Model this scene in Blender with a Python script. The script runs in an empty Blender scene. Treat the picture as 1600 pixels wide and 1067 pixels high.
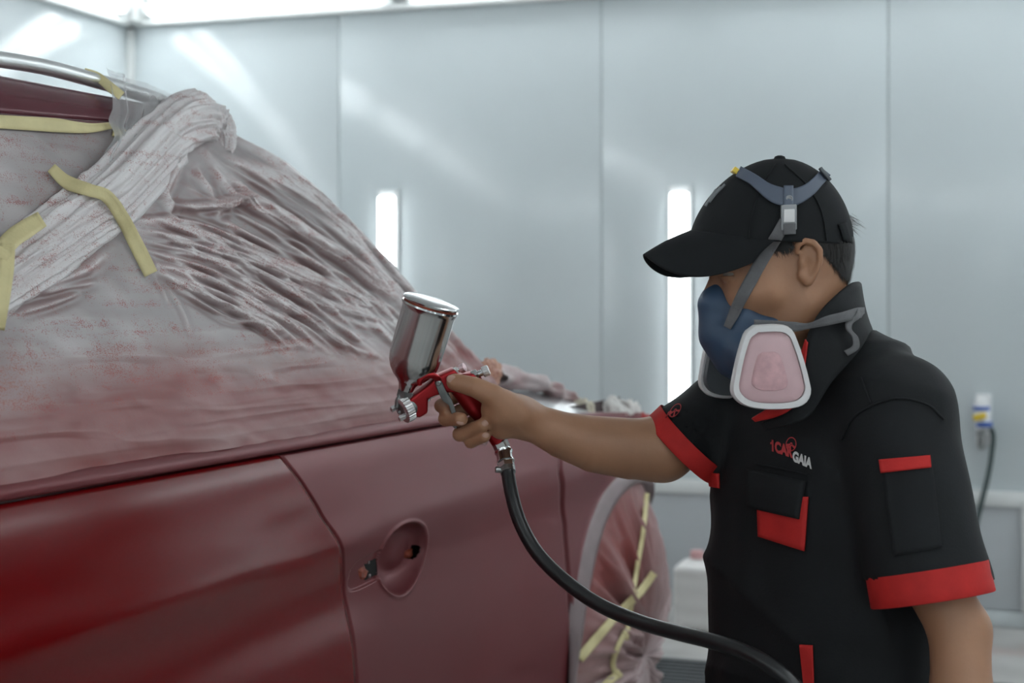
import bpy, bmesh, math, random
import numpy as np
from mathutils import Vector, Matrix
from mathutils.bvhtree import BVHTree
random.seed(7)
RNG = np.random.default_rng(11)
SC = bpy.context.scene
COL = SC.collection
# ------------------------------------------------------------------ camera, world, exposure
F, CX, HY, CAMZ = 2400.0, 800.0, 460.0, 1.25
cam_d = bpy.data.cameras.new('camera')
cam = bpy.data.objects.new('camera', cam_d); COL.objects.link(cam)
cam_d.sensor_width = 36.0; cam_d.lens = 36.0 * F / 1600.0
cam_d.shift_y = -(533.5 - HY) / 1600.0
cam.location = (0, 0, CAMZ); cam.rotation_euler = (math.pi / 2, 0, 0)
cam_d.clip_start = 0.05
cam_d.dof.use_dof = True; cam_d.dof.focus_distance = 2.22; cam_d.dof.aperture_fstop = 4.0
SC.camera = cam
SC.view_settings.view_transform = 'Standard'; SC.view_settings.look = 'None'
SC.view_settings.gamma = 1.0; SC.view_settings.use_curve_mapping = False
SC.view_settings.exposure = -0.48
SC.cycles.use_denoising = True
SC.cycles.max_bounces = 7; SC.cycles.diffuse_bounces = 4; SC.cycles.glossy_bounces = 3; SC.cycles.transparent_max_bounces = 8
world = bpy.data.worlds.new('world'); SC.world = world; world.use_nodes = True
world.node_tree.nodes['Background'].inputs[0].default_value = (0.6, 0.65, 0.7, 1)
world.node_tree.nodes['Background'].inputs[1].default_value = 0.05
TUBE_E, TUBE_V = 13.5, 13.0      # brightness of the booth's ceiling-edge and upright tubes

# ------------------------------------------------------------------ helpers
def P(px, py, Z):
    """a point of the place from where it shows in the picture and its real distance"""
    return np.array([(px - CX) / F * Z, Z, CAMZ - (py - HY) / F * Z])
def srgb(r, g, b):
    f = lambda c: (c / 255 / 12.92) if c / 255 <= 0.04045 else ((c / 255 + 0.055) / 1.055) ** 2.4
    return (f(r), f(g), f(b), 1)
def mat(name, col, rough=0.5, metal=0.0, var=0.12, scale=8.0, bump=0.0, bscale=60.0, spec=0.5, coat=0.0, alpha=1.0,
        emit=None, estr=0.0, sss=0.0, stretch=None, trans=0.0):
    m = bpy.data.materials.new(name); m.use_nodes = True
    nt = m.node_tree; N = nt.nodes; L = nt.links; b = N['Principled BSDF']
    tc = N.new('ShaderNodeTexCoord'); mp = N.new('ShaderNodeMapping')
    L.new(tc.outputs['Object'], mp.inputs['Vector'])
    if stretch: mp.inputs['Scale'].default_value = stretch
    nz = N.new('ShaderNodeTexNoise'); nz.inputs['Scale'].default_value = scale; nz.inputs['Detail'].default_value = 5
    L.new(mp.outputs[0], nz.inputs['Vector'])
    rp = N.new('ShaderNodeValToRGB')
    c = np.array(col[:3])
    rp.color_ramp.elements[0].position = 0.3; rp.color_ramp.elements[1].position = 0.7
    rp.color_ramp.elements[0].color = (*np.clip(c * (1 - var), 0, 1), 1)
    rp.color_ramp.elements[1].color = (*np.clip(c * (1 + var), 0, 1), 1)
    L.new(nz.outputs['Fac'], rp.inputs['Fac']); L.new(rp.outputs['Color'], b.inputs['Base Color'])
    b.inputs['Roughness'].default_value = rough; b.inputs['Metallic'].default_value = metal
    b.inputs['Specular IOR Level'].default_value = spec
    b.inputs['Coat Weight'].default_value = coat; b.inputs['Coat Roughness'].default_value = 0.15
    b.inputs['Alpha'].default_value = alpha
    if trans: b.inputs['Transmission Weight'].default_value = trans
    if sss:
        b.inputs['Subsurface Weight'].default_value = sss; b.inputs['Subsurface Radius'].default_value = (0.01, 0.004, 0.002)
    if emit:
        b.inputs['Emission Color'].default_value = emit; b.inputs['Emission Strength'].default_value = estr
    if bump:
        n2 = N.new('ShaderNodeTexNoise'); n2.inputs['Scale'].default_value = bscale; n2.inputs['Detail'].default_value = 4
        L.new(mp.outputs[0], n2.inputs['Vector'])
        bp = N.new('ShaderNodeBump'); bp.inputs['Strength'].default_value = bump; bp.inputs['Distance'].default_value = 0.004
        L.new(n2.outputs['Fac'], bp.inputs['Height']); L.new(bp.outputs[0], b.inputs['Normal'])
    return m
def nodes(m):
    return m.node_tree.nodes, m.node_tree.links, m.node_tree.nodes['Principled BSDF']

def link(name, me, m, parent=None, smooth=True):
    if smooth and len(me.polygons):
        me.polygons.foreach_set('use_smooth', [True] * len(me.polygons))
    o = bpy.data.objects.new(name, me); COL.objects.link(o)
    if m is not None and not me.materials: me.materials.append(m)
    if parent is not None: o.parent = parent; o.matrix_parent_inverse = parent.matrix_world.inverted()
    return o
def mesh(name, V, Fc, m=None, parent=None, smooth=True):
    me = bpy.data.meshes.new(name)
    me.from_pydata([tuple(map(float, v)) for v in V], [], [tuple(map(int, f)) for f in Fc]); me.validate(); me.update()
    return link(name, me, m, parent, smooth)
def big_mesh(name, V, Q, m=None, parent=None, smooth=True):
    V = np.asarray(V, np.float32); Q = np.asarray(Q, np.int32)
    me = bpy.data.meshes.new(name); k = Q.shape[1]
    me.vertices.add(len(V)); me.vertices.foreach_set('co', V.ravel())
    me.loops.add(Q.size); me.loops.foreach_set('vertex_index', Q.ravel())
    me.polygons.add(len(Q)); me.polygons.foreach_set('loop_start', np.arange(len(Q), dtype=np.int32) * k)
    me.update(calc_edges=True); me.validate()
    return link(name, me, m, parent, smooth)
def grid_quads(n, k, close_k=False):
    i, j = np.meshgrid(np.arange(n - 1), np.arange(k if close_k else k - 1), indexing='ij')
    j2 = (j + 1) % k
    return np.stack([i * k + j, (i + 1) * k + j, (i + 1) * k + j2, i * k + j2], -1).reshape(-1, 4)
def empty(name, loc=(0, 0, 0), label=None, cat=None, group=None):
    o = bpy.data.objects.new(name, None); COL.objects.link(o); o.location = loc; o.empty_display_size = 0.05
    bpy.context.view_layer.update()
    return tag(o, label, cat, group)
def tag(o, label=None, cat=None, group=None, kind=None):
    if label: o['label'] = label
    if cat: o['category'] = cat
    if group: o['group'] = group
    if kind: o['kind'] = kind
    return o
def spline(pts, n):
    """Catmull-Rom through rows of pts, n samples evenly by chord length"""
    p = np.asarray(pts, float); d = np.r_[0, np.cumsum(np.linalg.norm(np.diff(p, axis=0), axis=1))]
    t = np.linspace(0, d[-1], n); m = np.zeros_like(p)
    m[1:-1] = (p[2:] - p[:-2]) / (d[2:] - d[:-2])[:, None]; m[0] = (p[1] - p[0]) / (d[1] - d[0]); m[-1] = (p[-1] - p[-2]) / (d[-1] - d[-2])
    i = np.clip(np.searchsorted(d, t, side='right') - 1, 0, len(p) - 2); h = (d[i + 1] - d[i])[:, None]; s = ((t - d[i])[:, None]) / h
    return (2*s**3-3*s**2+1)*p[i] + (s**3-2*s**2+s)*h*m[i] + (-2*s**3+3*s**2)*p[i+1] + (s**3-s**2)*h*m[i+1]
def unit(v): v = np.asarray(v, float); return v / np.linalg.norm(v)
def frame(d):
    d = unit(d); a = np.array([0, 0, 1.0]) if abs(d[2]) < 0.9 else np.array([1.0, 0, 0])
    x = unit(np.cross(a, d)); return x, np.cross(d, x), d
def tube(name, pts, rad, m, parent=None, seg=14, n=None, caps=True):
    pts = np.asarray(pts, float)
    if n: pts = spline(pts, n)
    k = len(pts); rad = np.interp(np.linspace(0, 1, k), np.linspace(0, 1, len(rad)), rad) if np.ndim(rad) else np.full(k, rad)
    tg = np.gradient(pts, axis=0); x, y, _ = frame(tg[0]); V = []
    a = np.linspace(0, 2 * np.pi, seg, endpoint=False)
    for i in range(k):
        d = unit(tg[i]); x = unit(x - d * np.dot(x, d)); y = np.cross(d, x)
        V.append(pts[i] + rad[i] * (np.cos(a)[:, None] * x + np.sin(a)[:, None] * y))
    V = np.concatenate(V); Q = [tuple(q) for q in grid_quads(k, seg, True)]
    if caps: Q += [tuple(range(seg))[::-1], tuple(range((k - 1) * seg, k * seg))]
    return mesh(name, V, Q, m, parent)
def lathe(name, base, axis, prof, m, parent=None, seg=40, knurl=0, smooth=True):
    """prof: list of (distance along the axis, radius); knurl: teeth on the widest rows"""
    x, y, d = frame(axis); base = np.asarray(base, float)
    a = np.linspace(0, 2 * np.pi, seg, endpoint=False); V = []
    rm = max(r for _, r in prof)
    for h, r in prof:
        rr = np.full(seg, max(r, 1e-5))
        if knurl and r > 0.93 * rm: rr = r * (1 - 0.05 * (np.cos(a * knurl) > 0))
        V.append(base + d * h + rr[:, None] * (np.cos(a)[:, None] * x + np.sin(a)[:, None] * y))
    V = np.concatenate(V); k = len(prof); Q = [tuple(q) for q in grid_quads(k, seg, True)]
    Q += [tuple(range(seg))[::-1], tuple(range((k - 1) * seg, k * seg))]
    o = mesh(name, V, Q, m, parent, smooth)
    if smooth: auto(o, 35)
    return o
def auto(o, deg=35):
    bm = bmesh.new(); bm.from_mesh(o.data)
    bmesh.ops.recalc_face_normals(bm, faces=bm.faces)
    for e in bm.edges:
        if len(e.link_faces) == 2 and e.calc_face_angle(0) > math.radians(deg): e.smooth = False
    bm.to_mesh(o.data); bm.free(); return o
def extrude(name, poly, nrm, th, m, parent=None, bev=0.002, seg=2):
    """poly: 3-D outline points, grown by th along nrm (centred), bevelled"""
    bm = bmesh.new(); nrm = unit(nrm)
    vs = [bm.verts.new(tuple(np.asarray(p) - nrm * th / 2)) for p in poly]
    f = bm.faces.new(vs); r = bmesh.ops.extrude_face_region(bm, geom=[f])
    bmesh.ops.translate(bm, vec=tuple(nrm * th), verts=[g for g in r['geom'] if isinstance(g, bmesh.types.BMVert)])
    bmesh.ops.recalc_face_normals(bm, faces=bm.faces)
    if bev: bmesh.ops.bevel(bm, geom=bm.edges[:], offset=bev, segments=seg, affect='EDGES', profile=0.5)
    me = bpy.data.meshes.new(name); bm.to_mesh(me); bm.free()
    return auto(link(name, me, m, parent), 40)
def box(name, c, ax, half, m, parent=None, bev=0.004):
    ax = [np.asarray(a, float) for a in ax]; c = np.asarray(c, float)
    q = [c + sx * half[0] * ax[0] + sy * half[1] * ax[1] for sx, sy in ((-1, -1), (1, -1), (1, 1), (-1, 1))]
    return extrude(name, q, ax[2], 2 * half[2], m, parent, bev)
# value noise
_T = RNG.random((32, 32, 32)).astype(np.float32)
def vnoise(p):
    p = np.asarray(p, np.float32); i = np.floor(p).astype(np.int32); f = p - i; f = f * f * (3 - 2 * f)
    a = i % 32; b = (i + 1) % 32; r = 0
    for cx, wx in ((a[..., 0], 1 - f[..., 0]), (b[..., 0], f[..., 0])):
        for cy, wy in ((a[..., 1], 1 - f[..., 1]), (b[..., 1], f[..., 1])):
            for cz, wz in ((a[..., 2], 1 - f[..., 2]), (b[..., 2], f[..., 2])):
                r = r + _T[cx, cy, cz] * wx * wy * wz
    return r * 2 - 1
# signed-distance modelling for organic shapes
def d_cone(p, a, b, r1, r2):
    a = np.asarray(a, np.float32); b = np.asarray(b, np.float32); ba = b - a
    t = np.clip(((p - a) @ ba) / (ba @ ba), 0, 1)
    return np.linalg.norm(p - a - t[..., None] * ba, axis=-1) - (r1 + (r2 - r1) * t)
def d_ell(p, c, r, R=None):
    q = p - np.asarray(c, np.float32)
    if R is not None: q = q @ np.asarray(R, np.float32).T
    r = np.asarray(r, np.float32); k0 = np.linalg.norm(q / r, axis=-1); k1 = np.linalg.norm(q / (r * r), axis=-1) + 1e-9
    return k0 * (k0 - 1) / k1
def smin(a, b, k):
    h = np.maximum(k - np.abs(a - b), 0) / k
    return np.minimum(a, b) - h * h * k * 0.25
def smax(a, b, k): return -smin(-a, -b, k)
def d_chain(p, pts, rad, k=0.0):
    d = None
    for i in range(len(pts) - 1):
        e = d_cone(p, pts[i], pts[i + 1], rad[i], rad[i + 1])
        d = e if d is None else (smin(d, e, k) if k else np.minimum(d, e))
    return d
def nets(fn, lo, hi, h):
    """surface nets: quads of the zero level of fn inside a box"""
    ax = [np.arange(l, u + h, h, dtype=np.float32) for l, u in zip(lo, hi)]
    n = [len(a) for a in ax]
    D = np.empty(n, np.float32)
    for s in range(0, n[0], 16):
        g = np.stack(np.meshgrid(ax[0][s:s + 16], ax[1], ax[2], indexing='ij'), -1)
        D[s:s + 16] = fn(g)
    S = D < 0
    off = [(i, j, k) for i in (0, 1) for j in (0, 1) for k in (0, 1)]
    sl = lambda A, o: A[o[0]:n[0] - 1 + o[0], o[1]:n[1] - 1 + o[1], o[2]:n[2] - 1 + o[2]]
    cnt = sum(sl(S, o).astype(np.int8) for o in off); act = (cnt > 0) & (cnt < 8)
    idx = np.argwhere(act); ids = np.full(act.shape, -1, np.int32); ids[act] = np.arange(len(idx))
    acc = np.zeros((len(idx), 3), np.float32); num = np.zeros(len(idx), np.float32)
    for o in off:
        for a in range(3):
            if o[a]: continue
            o2 = list(o); o2[a] = 1
            v1 = D[tuple((idx + o).T)]; v2 = D[tuple((idx + o2).T)]; c = (v1 < 0) != (v2 < 0)
            t = np.where(c, v1 / np.where(c, v1 - v2, 1), 0)
            q = np.array(o, np.float32) + np.zeros_like(acc); q[:, a] += t
            acc += np.where(c[:, None], q, 0); num += c
    V = np.array([a[0] for a in ax], np.float32) + (idx + acc / num[:, None]) * h
    Q = []
    for a in range(3):
        b, c = (a + 1) % 3, (a + 2) % 3
        s1 = [slice(None)] * 3; s2 = [slice(None)] * 3; s1[a] = slice(0, -1); s2[a] = slice(1, None)
        X = S[tuple(s1)] != S[tuple(s2)]; e = np.argwhere(X); e = e[(e[:, b] > 0) & (e[:, c] > 0)]
        e = e[(e[:, b] < n[b] - 1) & (e[:, c] < n[c] - 1)]
        fl = S[tuple(s1)][tuple(e.T)]
        eb = np.zeros(3, int); eb[b] = 1; ec = np.zeros(3, int); ec[c] = 1
        q = np.stack([ids[tuple((e - eb - ec).T)], ids[tuple((e - ec).T)], ids[tuple(e.T)], ids[tuple((e - eb).T)]], -1)
        q[~fl] = q[~fl][:, ::-1]; Q.append(q)
    return V, np.concatenate(Q)
def relax(V, Q, it=2, w=0.5):
    for _ in range(it):
        acc = np.zeros_like(V); num = np.zeros(len(V), np.float32)
        for a in range(4):
            for b in (1, 3):
                np.add.at(acc, Q[:, a], V[Q[:, (a + b) % 4]]); np.add.at(num, Q[:, a], 1)
        V = V * (1 - w) + w * acc / np.maximum(num, 1)[:, None]
    return V
def bvh_of(*objs):
    V = []; Fc = []
    for o in objs:
        k = len(V); mw = o.matrix_world
        V += [mw @ v.co for v in o.data.vertices]; Fc += [tuple(k + i for i in p.vertices) for p in o.data.polygons]
    return BVHTree.FromPolygons(V, Fc)
ORG = Vector((0, 0, CAMZ))
def hit(b, px, py):
    d = Vector(P(px, py, 1.0)) - ORG; d.normalize()
    r = b.ray_cast(ORG, d)
    return (np.array(r[0]), np.array(r[1]) if r[1].dot(d) < 0 else -np.array(r[1])) if r[0] is not None else (None, None)
def patch(name, b, px, m, parent=None, off=0.0025, th=0.002, smooth_n=0):
    """px: (n, k, 2) lattice of picture points laid onto the surface b as a thin sheet that follows it"""
    n, k = px.shape[:2]; dep = np.full((n, k), np.nan)
    for i in range(n):
        for j in range(k):
            q, nn = hit(b, *px[i, j])
            if q is not None: dep[i, j] = q[1]
    if np.isnan(dep).all(): raise RuntimeError('patch misses: ' + name)
    while np.isnan(dep).any():
        bad = np.argwhere(np.isnan(dep)); new = dep.copy()
        for i, j in bad:
            nb = [dep[a, c] for a in (i - 1, i, i + 1) for c in (j - 1, j, j + 1) if 0 <= a < n and 0 <= c < k and not np.isnan(dep[a, c])]
            if nb: new[i, j] = np.mean(nb)
        dep = new
    for _ in range(smooth_n):
        pd = np.pad(dep, 1, mode='edge'); avg = (pd[:-2, 1:-1] + pd[2:, 1:-1] + pd[1:-1, :-2] + pd[1:-1, 2:]) / 4
        dep = np.minimum(dep, avg) * 0.5 + avg * 0.5
    dep = dep - off
    V = np.array([P(px[i, j, 0], px[i, j, 1], dep[i, j]) for i in range(n) for j in range(k)])
    o = big_mesh(name, V, grid_quads(n, k), m, parent)
    md = o.modifiers.new('thickness', 'SOLIDIFY'); md.thickness = th; md.offset = 0
    return o
def ribbon_px(pts, w, n=40, k=5):
    c = spline(pts, n); t = np.gradient(c, axis=0); t /= np.linalg.norm(t, axis=1)[:, None]; nr = np.stack([-t[:, 1], t[:, 0]], 1)
    w = np.interp(np.linspace(0, 1, n), np.linspace(0, 1, len(w)), w) if np.ndim(w) else np.full(n, w)
    s = np.linspace(-0.5, 0.5, k)
    return c[:, None, :] + nr[:, None, :] * (s[None, :, None] * w[:, None, None])
def quad_px(a, b, c, d, n=12, k=12):
    a, b, c, d = map(np.array, (a, b, c, d)); s = np.linspace(0, 1, n)[:, None, None]; t = np.linspace(0, 1, k)[None, :, None]
    return (1 - s) * ((1 - t) * a + t * b) + s * ((1 - t) * d + t * c)
def ribbon3(name, A, B, m, parent=None, th=0.002, n=40, k=5):
    A = spline(A, n); B = spline(B, n); s = np.linspace(0, 1, k)[None, :, None]
    V = (A[:, None] * (1 - s) + B[:, None] * s).reshape(-1, 3)
    o = big_mesh(name, V, grid_quads(n, k), m, parent)
    md = o.modifiers.new('thickness', 'SOLIDIFY'); md.thickness = th; md.offset = 0
    return o
# ------------------------------------------------------------------ the booth
DL = np.array([0.3162, 0.9487, 0.0])      # along the left wall, away from the camera
DB = np.array([0.9487, -0.3162, 0.0])     # along the back wall, to the right
UP = np.array([0, 0, 1.0])
CORN = np.array([-1.736, 6.97, 0.0])      # back-left corner on the floor
WALL_T, ROOM_H, ROOM_W, ROOM_L = 2.46, 2.78, 5.05, 8.9
def BW(s, z, o=0.0): return CORN + DB * s - DL * o + UP * z          # a point on the back wall, o off it
def LW(s, z, o=0.0): return CORN - DL * s + DB * o + UP * z          # a point on the left wall
def px_s(px):                                                         # picture column -> distance along the back wall
    k = (px - CX) / F; Z = 6.395 / (1 + 0.3333 * k); return float(np.dot(np.array([k * Z, Z, 0]) - CORN, DB))
M_wall = mat('booth_panel_paint', (0.60, 0.655, 0.67), 0.17, var=0.015, scale=2.0, bump=0.012, bscale=1.6, coat=0.2)
M_wall_low = mat('booth_lower_panel_paint', (0.50, 0.53, 0.55), 0.35, var=0.03, scale=3.0)
M_trim = mat('white_trim', (0.72, 0.74, 0.73), 0.35, var=0.04)
M_joint = mat('grey_joint', (0.56, 0.60, 0.61), 0.4)
M_ceil = mat('filter_cloth', (0.78, 0.79, 0.79), 0.9, var=0.03, bump=0.2)
M_fix = mat('fixture_white', (0.75, 0.77, 0.77), 0.3, var=0.03)
M_tube = mat('tube_glow', (0.9, 0.95, 1.0), 0.4, var=0.0, emit=(0.93, 0.98, 1.0, 1), estr=TUBE_E)
M_tubev = mat('upright_tube_glow', (0.9, 0.95, 1.0), 0.4, var=0.0, emit=(0.93, 0.98, 1.0, 1), estr=TUBE_V)
M_floor = mat('stained_concrete', (0.42, 0.41, 0.395), 0.4, var=0.25, scale=3.0, bump=0.1)
def floor_nodes():
    N, L, b = nodes(M_floor)
    tc = N['Texture Coordinate']
    n1 = N.new('ShaderNodeTexNoise'); n1.inputs['Scale'].default_value = 2.3; n1.inputs['Detail'].default_value = 7
    L.new(tc.outputs['Object'], n1.inputs['Vector'])
    r = N.new('ShaderNodeValToRGB'); r.color_ramp.elements[0].position = 0.52; r.color_ramp.elements[1].position = 0.68
    L.new(n1.outputs['Fac'], r.inputs['Fac'])
    mx = N.new('ShaderNodeMix'); mx.data_type = 'RGBA'
    src = b.inputs['Base Color'].links[0].from_socket
    sc_ = N.new('ShaderNodeMath'); sc_.operation = 'MULTIPLY'; sc_.inputs[1].default_value = 0.6
    L.new(r.outputs['Color'], sc_.inputs[0]); L.new(sc_.outputs[0], mx.inputs['Factor'])
    L.new(src, mx.inputs['A']); mx.inputs['B'].default_value = (0.42, 0.25, 0.22, 1)
    L.new(mx.outputs['Result'], b.inputs['Base Color'])
floor_nodes()
def slab(name, c0, ax, ay, w, h, nrm, th, m, kind=True, parent=None):
    q = [c0, c0 + ax * w, c0 + ax * w + ay * h, c0 + ay * h]; q = [p - nrm * th / 2 for p in q]
    o = extrude(name, q, nrm, th, m, parent, bev=0)
    if kind: tag(o, kind='structure')
    return o
fl = slab('floor', CORN - DL * ROOM_L, DB, DL, ROOM_W, ROOM_L, UP, 0.1, M_floor)
tag(fl, 'pale concrete booth floor with reddish overspray stains', 'floor')
ce = slab('ceiling', CORN - DL * ROOM_L + UP * (ROOM_H + 0.1), DB, DL, ROOM_W, ROOM_L, UP, 0.1, M_ceil)
tag(ce, 'white filter cloth ceiling of the spray booth', 'ceiling')
# walls: a backing sheet that carries separate sandwich panels with recessed joints
def panelled(name, f, length, inward, joints, label, detail=True):
    w = slab(name, f(0, 0, -0.06), unit(f(1, 0) - f(0, 0)), UP, length, ROOM_H, inward, 0.06, M_joint)
    tag(w, label, 'wall')
    ax = unit(f(1, 0) - f(0, 0)); g = 0.0012
    for a, b in zip(joints[:-1], joints[1:]):
        for z0, z1, mm in ((0.062, 0.455, M_wall_low), (0.51, WALL_T, M_wall)):
            q = [f(a + g, z0, 0), f(b - g, z0, 0), f(b - g, z1, 0), f(a + g, z1, 0)]
            extrude('panel', [p - inward * 0.014 for p in q], inward, 0.028, mm, w, bev=0.004)
    return w
jb = [0.012, px_s(530), px_s(940), px_s(1388), 4.5, ROOM_W - 0.01]
wb = panelled('wall_back', BW, ROOM_W, -DL, jb, 'pale grey glossy panelled wall at the far end of the booth')
wl = panelled('wall_left', LW, ROOM_L, DB, [0.012, 1.15, 2.3, 3.45, 4.6, 5.75, 6.9, 8.05, ROOM_L - .01], 'pale grey panelled wall along the far side of the car')
def RW(s, z, o=0.0): return CORN + DB * (ROOM_W - o) - DL * s + UP * z
def FW(s, z, o=0.0): return CORN - DL * (ROOM_L - o) + DB * s + UP * z
wr = panelled('wall_right', RW, ROOM_L, -DB, [0.012, 1.15, 2.3, 3.45, 4.6, 5.75, 6.9, 8.05, ROOM_L - .01], 'pale grey panelled wall on the painter side of the booth')
wf = panelled('wall_front', FW, ROOM_W, DL, [0.012, 1.15, 2.3, 3.45, 4.5, ROOM_W - .01], 'pale grey panelled wall at the near end of the booth')
# rails, skirting, top trims, corner trim
for i, (f, ln, inn) in enumerate(((BW, ROOM_W, -DL), (LW, ROOM_L, DB), (RW, ROOM_L, -DB), (FW, ROOM_W, DL))):
    ax = unit(f(1, 0) - f(0, 0))
    side = ('back', 'left', 'right', 'front')[i]
    tag(box('trim_%d' % (i + 1), f(ln / 2, 0.4825, 0.012), (ax, UP, inn), (ln / 2 - 0.005, 0.028, 0.013), M_trim, bev=0.004),
        'white horizontal rail at knee height on the %s wall' % side, 'rail', kind='structure')
    tag(box('baseboard_%s' % side, f(ln / 2, 0.03, 0.006), (ax, UP, inn), (ln / 2 - 0.005, 0.03, 0.008), M_joint, bev=0.003),
        'grey skirting strip at the foot of the %s wall' % side, 'baseboard', kind='structure')
    tag(box('trim_%d' % (i + 11), f(ln / 2, WALL_T + 0.012, 0.02), (ax, UP, inn), (ln / 2 - 0.03, 0.014, 0.024), M_trim, bev=0.004),
        'white ledge under the tube lights on the %s wall' % side, 'trim', kind='structure')
tag(box('trim_21', BW(0.012, WALL_T / 2, 0.012), (DB, UP, -DL), (0.018, WALL_T / 2 - 0.01, 0.018), M_trim, bev=0.006),
    'upright corner strip where back and left walls meet', 'trim', kind='structure')
tag(box('trim_22', BW(px_s(1604), 0.27, 0.02), (DB, UP, -DL), (0.016, 0.205, 0.02), M_trim, bev=0.006),
    'short upright post under the rail on the back wall', 'trim', kind='structure')
# tube lights
def tube_light(f, s0, s1, z, o, inn, label, group, two=True):
    ax = unit(f(1, 0) - f(0, 0)); c = f((s0 + s1) / 2, z, o)
    t = empty('tube_light', tuple(f((s0 + s1) / 2, z + 0.09, 0)), label, 'light', group)
    box('housing', f((s0 + s1) / 2, z + 0.06, 0.03), (ax, unit(UP + inn * 0.5), unit(inn - UP * 0.5)), ((s1 - s0) / 2, 0.12, 0.012), M_fix, t, 0.004)
    for dz, do in ((0, 0.055), (0.105, 0.10)):
        tube('tube', [f(s0 + 0.03, z + dz, o + do), f(s1 - 0.03, z + dz, o + do)], 0.021, M_tube, t, seg=14)
        for s in (s0 + 0.02, s1 - 0.02):
            box('end_cap', f(s, z + dz, o + do), (ax, UP, inn), (0.012, 0.024, 0.024), M_fix, t, 0.003)
    return t
GL = 'tube lights along the top of the booth walls'
edge_s = [(0.11, px_s(612)), (px_s(636), 2.58), (2.66, 3.83), (3.91, 4.98)]
ORD = ('first', 'second', 'third', 'fourth', 'fifth', 'sixth', 'seventh')
for k, (a, b) in enumerate(edge_s):
    tube_light(BW, a, b, WALL_T + 0.062, 0.0, -DL, '%s pair of glowing tubes along the back wall top from the car-side corner' % ORD[k], GL + ', back')
for k in range(7):
    a = 0.12 + k * 1.25
    tube_light(LW, a, a + 1.18, WALL_T + 0.062, 0.0, DB, '%s pair of glowing tubes from the far corner above the wall behind the car' % ORD[k], GL + ', left')
for k in range(7):
    a = 0.12 + k * 1.25
    tube_light(RW, a, a + 1.18, WALL_T + 0.062, 0.0, -DB, '%s pair of glowing tubes from the far corner above the wall behind the painter' % ORD[k], GL + ', right')
for k in range(3):
    a = 0.6 + k * 1.3
    tube_light(FW, a, a + 1.18, WALL_T + 0.062, 0.0, DL, '%s pair of glowing tubes from the car side above the near end wall' % ORD[k], GL + ', near')
def upright(f, s, z0, z1, inn, label, group):
    ax = unit(f(1, 0) - f(0, 0))
    t = empty('upright_light', tuple(f(s, z0, 0)), label, 'light', group)
    box('housing', f(s, (z0 + z1) / 2, 0.008), (ax, UP, inn), (0.045, (z1 - z0) / 2 + 0.03, 0.010), M_fix, t, 0.003)
    box('diffuser', f(s, (z0 + z1) / 2, 0.026), (ax, UP, inn), (0.034, (z1 - z0) / 2, 0.011), M_tubev, t, 0.006)
    return t
upright(BW, px_s(608), 0.66, 1.665, -DL, 'upright glowing light strip on the back wall behind the wrapped windscreen', None)
upright(BW, px_s(1063.5), 0.66, 1.655, -DL, 'upright glowing light strip on the back wall beside the painter\'s cap', None)
upright(BW, 4.75, 0.66, 1.655, -DL, 'upright glowing light strip in the far right corner panel', None)
for k, s in enumerate((1.6, 3.2, 4.8, 6.4)): upright(LW, s, 0.66, 1.66, DB, '%s upright light strip from the far corner on the wall behind the car' % ORD[k], 'upright lights behind the car')
for k, s in enumerate((1.1, 2.7, 4.3, 5.9, 7.5)): upright(RW, s, 0.66, 1.66, -DB, '%s upright light strip from the far corner on the wall behind the painter' % ORD[k], 'upright lights behind the painter')
for k, s in enumerate((1.2, 2.6, 4.0)): upright(FW, s, 0.66, 1.66, DL, '%s upright light strip from the car side on the near end wall' % ORD[k], 'upright lights on the near wall')
tag(box('trim_23', BW(0.05, WALL_T + 0.16, 0.05), (DB, UP, -DL), (0.045, 0.15, 0.045), M_trim, bev=0.01), 'white corner block between the tube lights above the left corner', 'trim', kind='structure')
# floor grate
M_iron = mat('grate_steel', (0.10, 0.11, 0.115), 0.5, 0.6, var=0.3, scale=20)
M_pit_shade = mat('pit_shade_black', (0.012, 0.013, 0.014), 0.9)
g0 = np.array([(1012 - CX) / F * 5.2, 5.2, 0.0])
gr = empty('floor_grate', tuple(g0), 'dark slotted steel floor grate in front of the back wall', 'grate')
box('pit_shade', g0 + DB * 0.75 - DL * 0.5 + UP * 0.003, (DB, DL, UP), (0.75, 0.5, 0.003), M_pit_shade, gr, 0)  # black sheet on the floor stands in for shade below the bars
bar_me = None
for k in range(22):
    c = g0 + DB * 0.75 - DL * (0.03 + k * 0.0447) + UP * 0.018
    if bar_me is None:
        o = box('bar', c, (DB, DL, UP), (0.73, 0.009, 0.012), M_iron, gr, 0); c0 = c; bar_me = o
    else:
        o = bar_me.copy(); COL.objects.link(o); o.location = tuple(np.array(bar_me.location) + c - c0)
for s in (0.02, 0.98):
    box('edge_bar', g0 + DB * 0.75 - DL * s + UP * 0.014, (DB, DL, UP), (0.76, 0.014, 0.014), M_iron, gr, 0.002)
for s in (0.0, 1.5):
    box('edge_bar', g0 + DB * s - DL * 0.5 + UP * 0.014, (DL, DB, UP), (0.5, 0.014, 0.014), M_iron, gr, 0.002)
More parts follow.
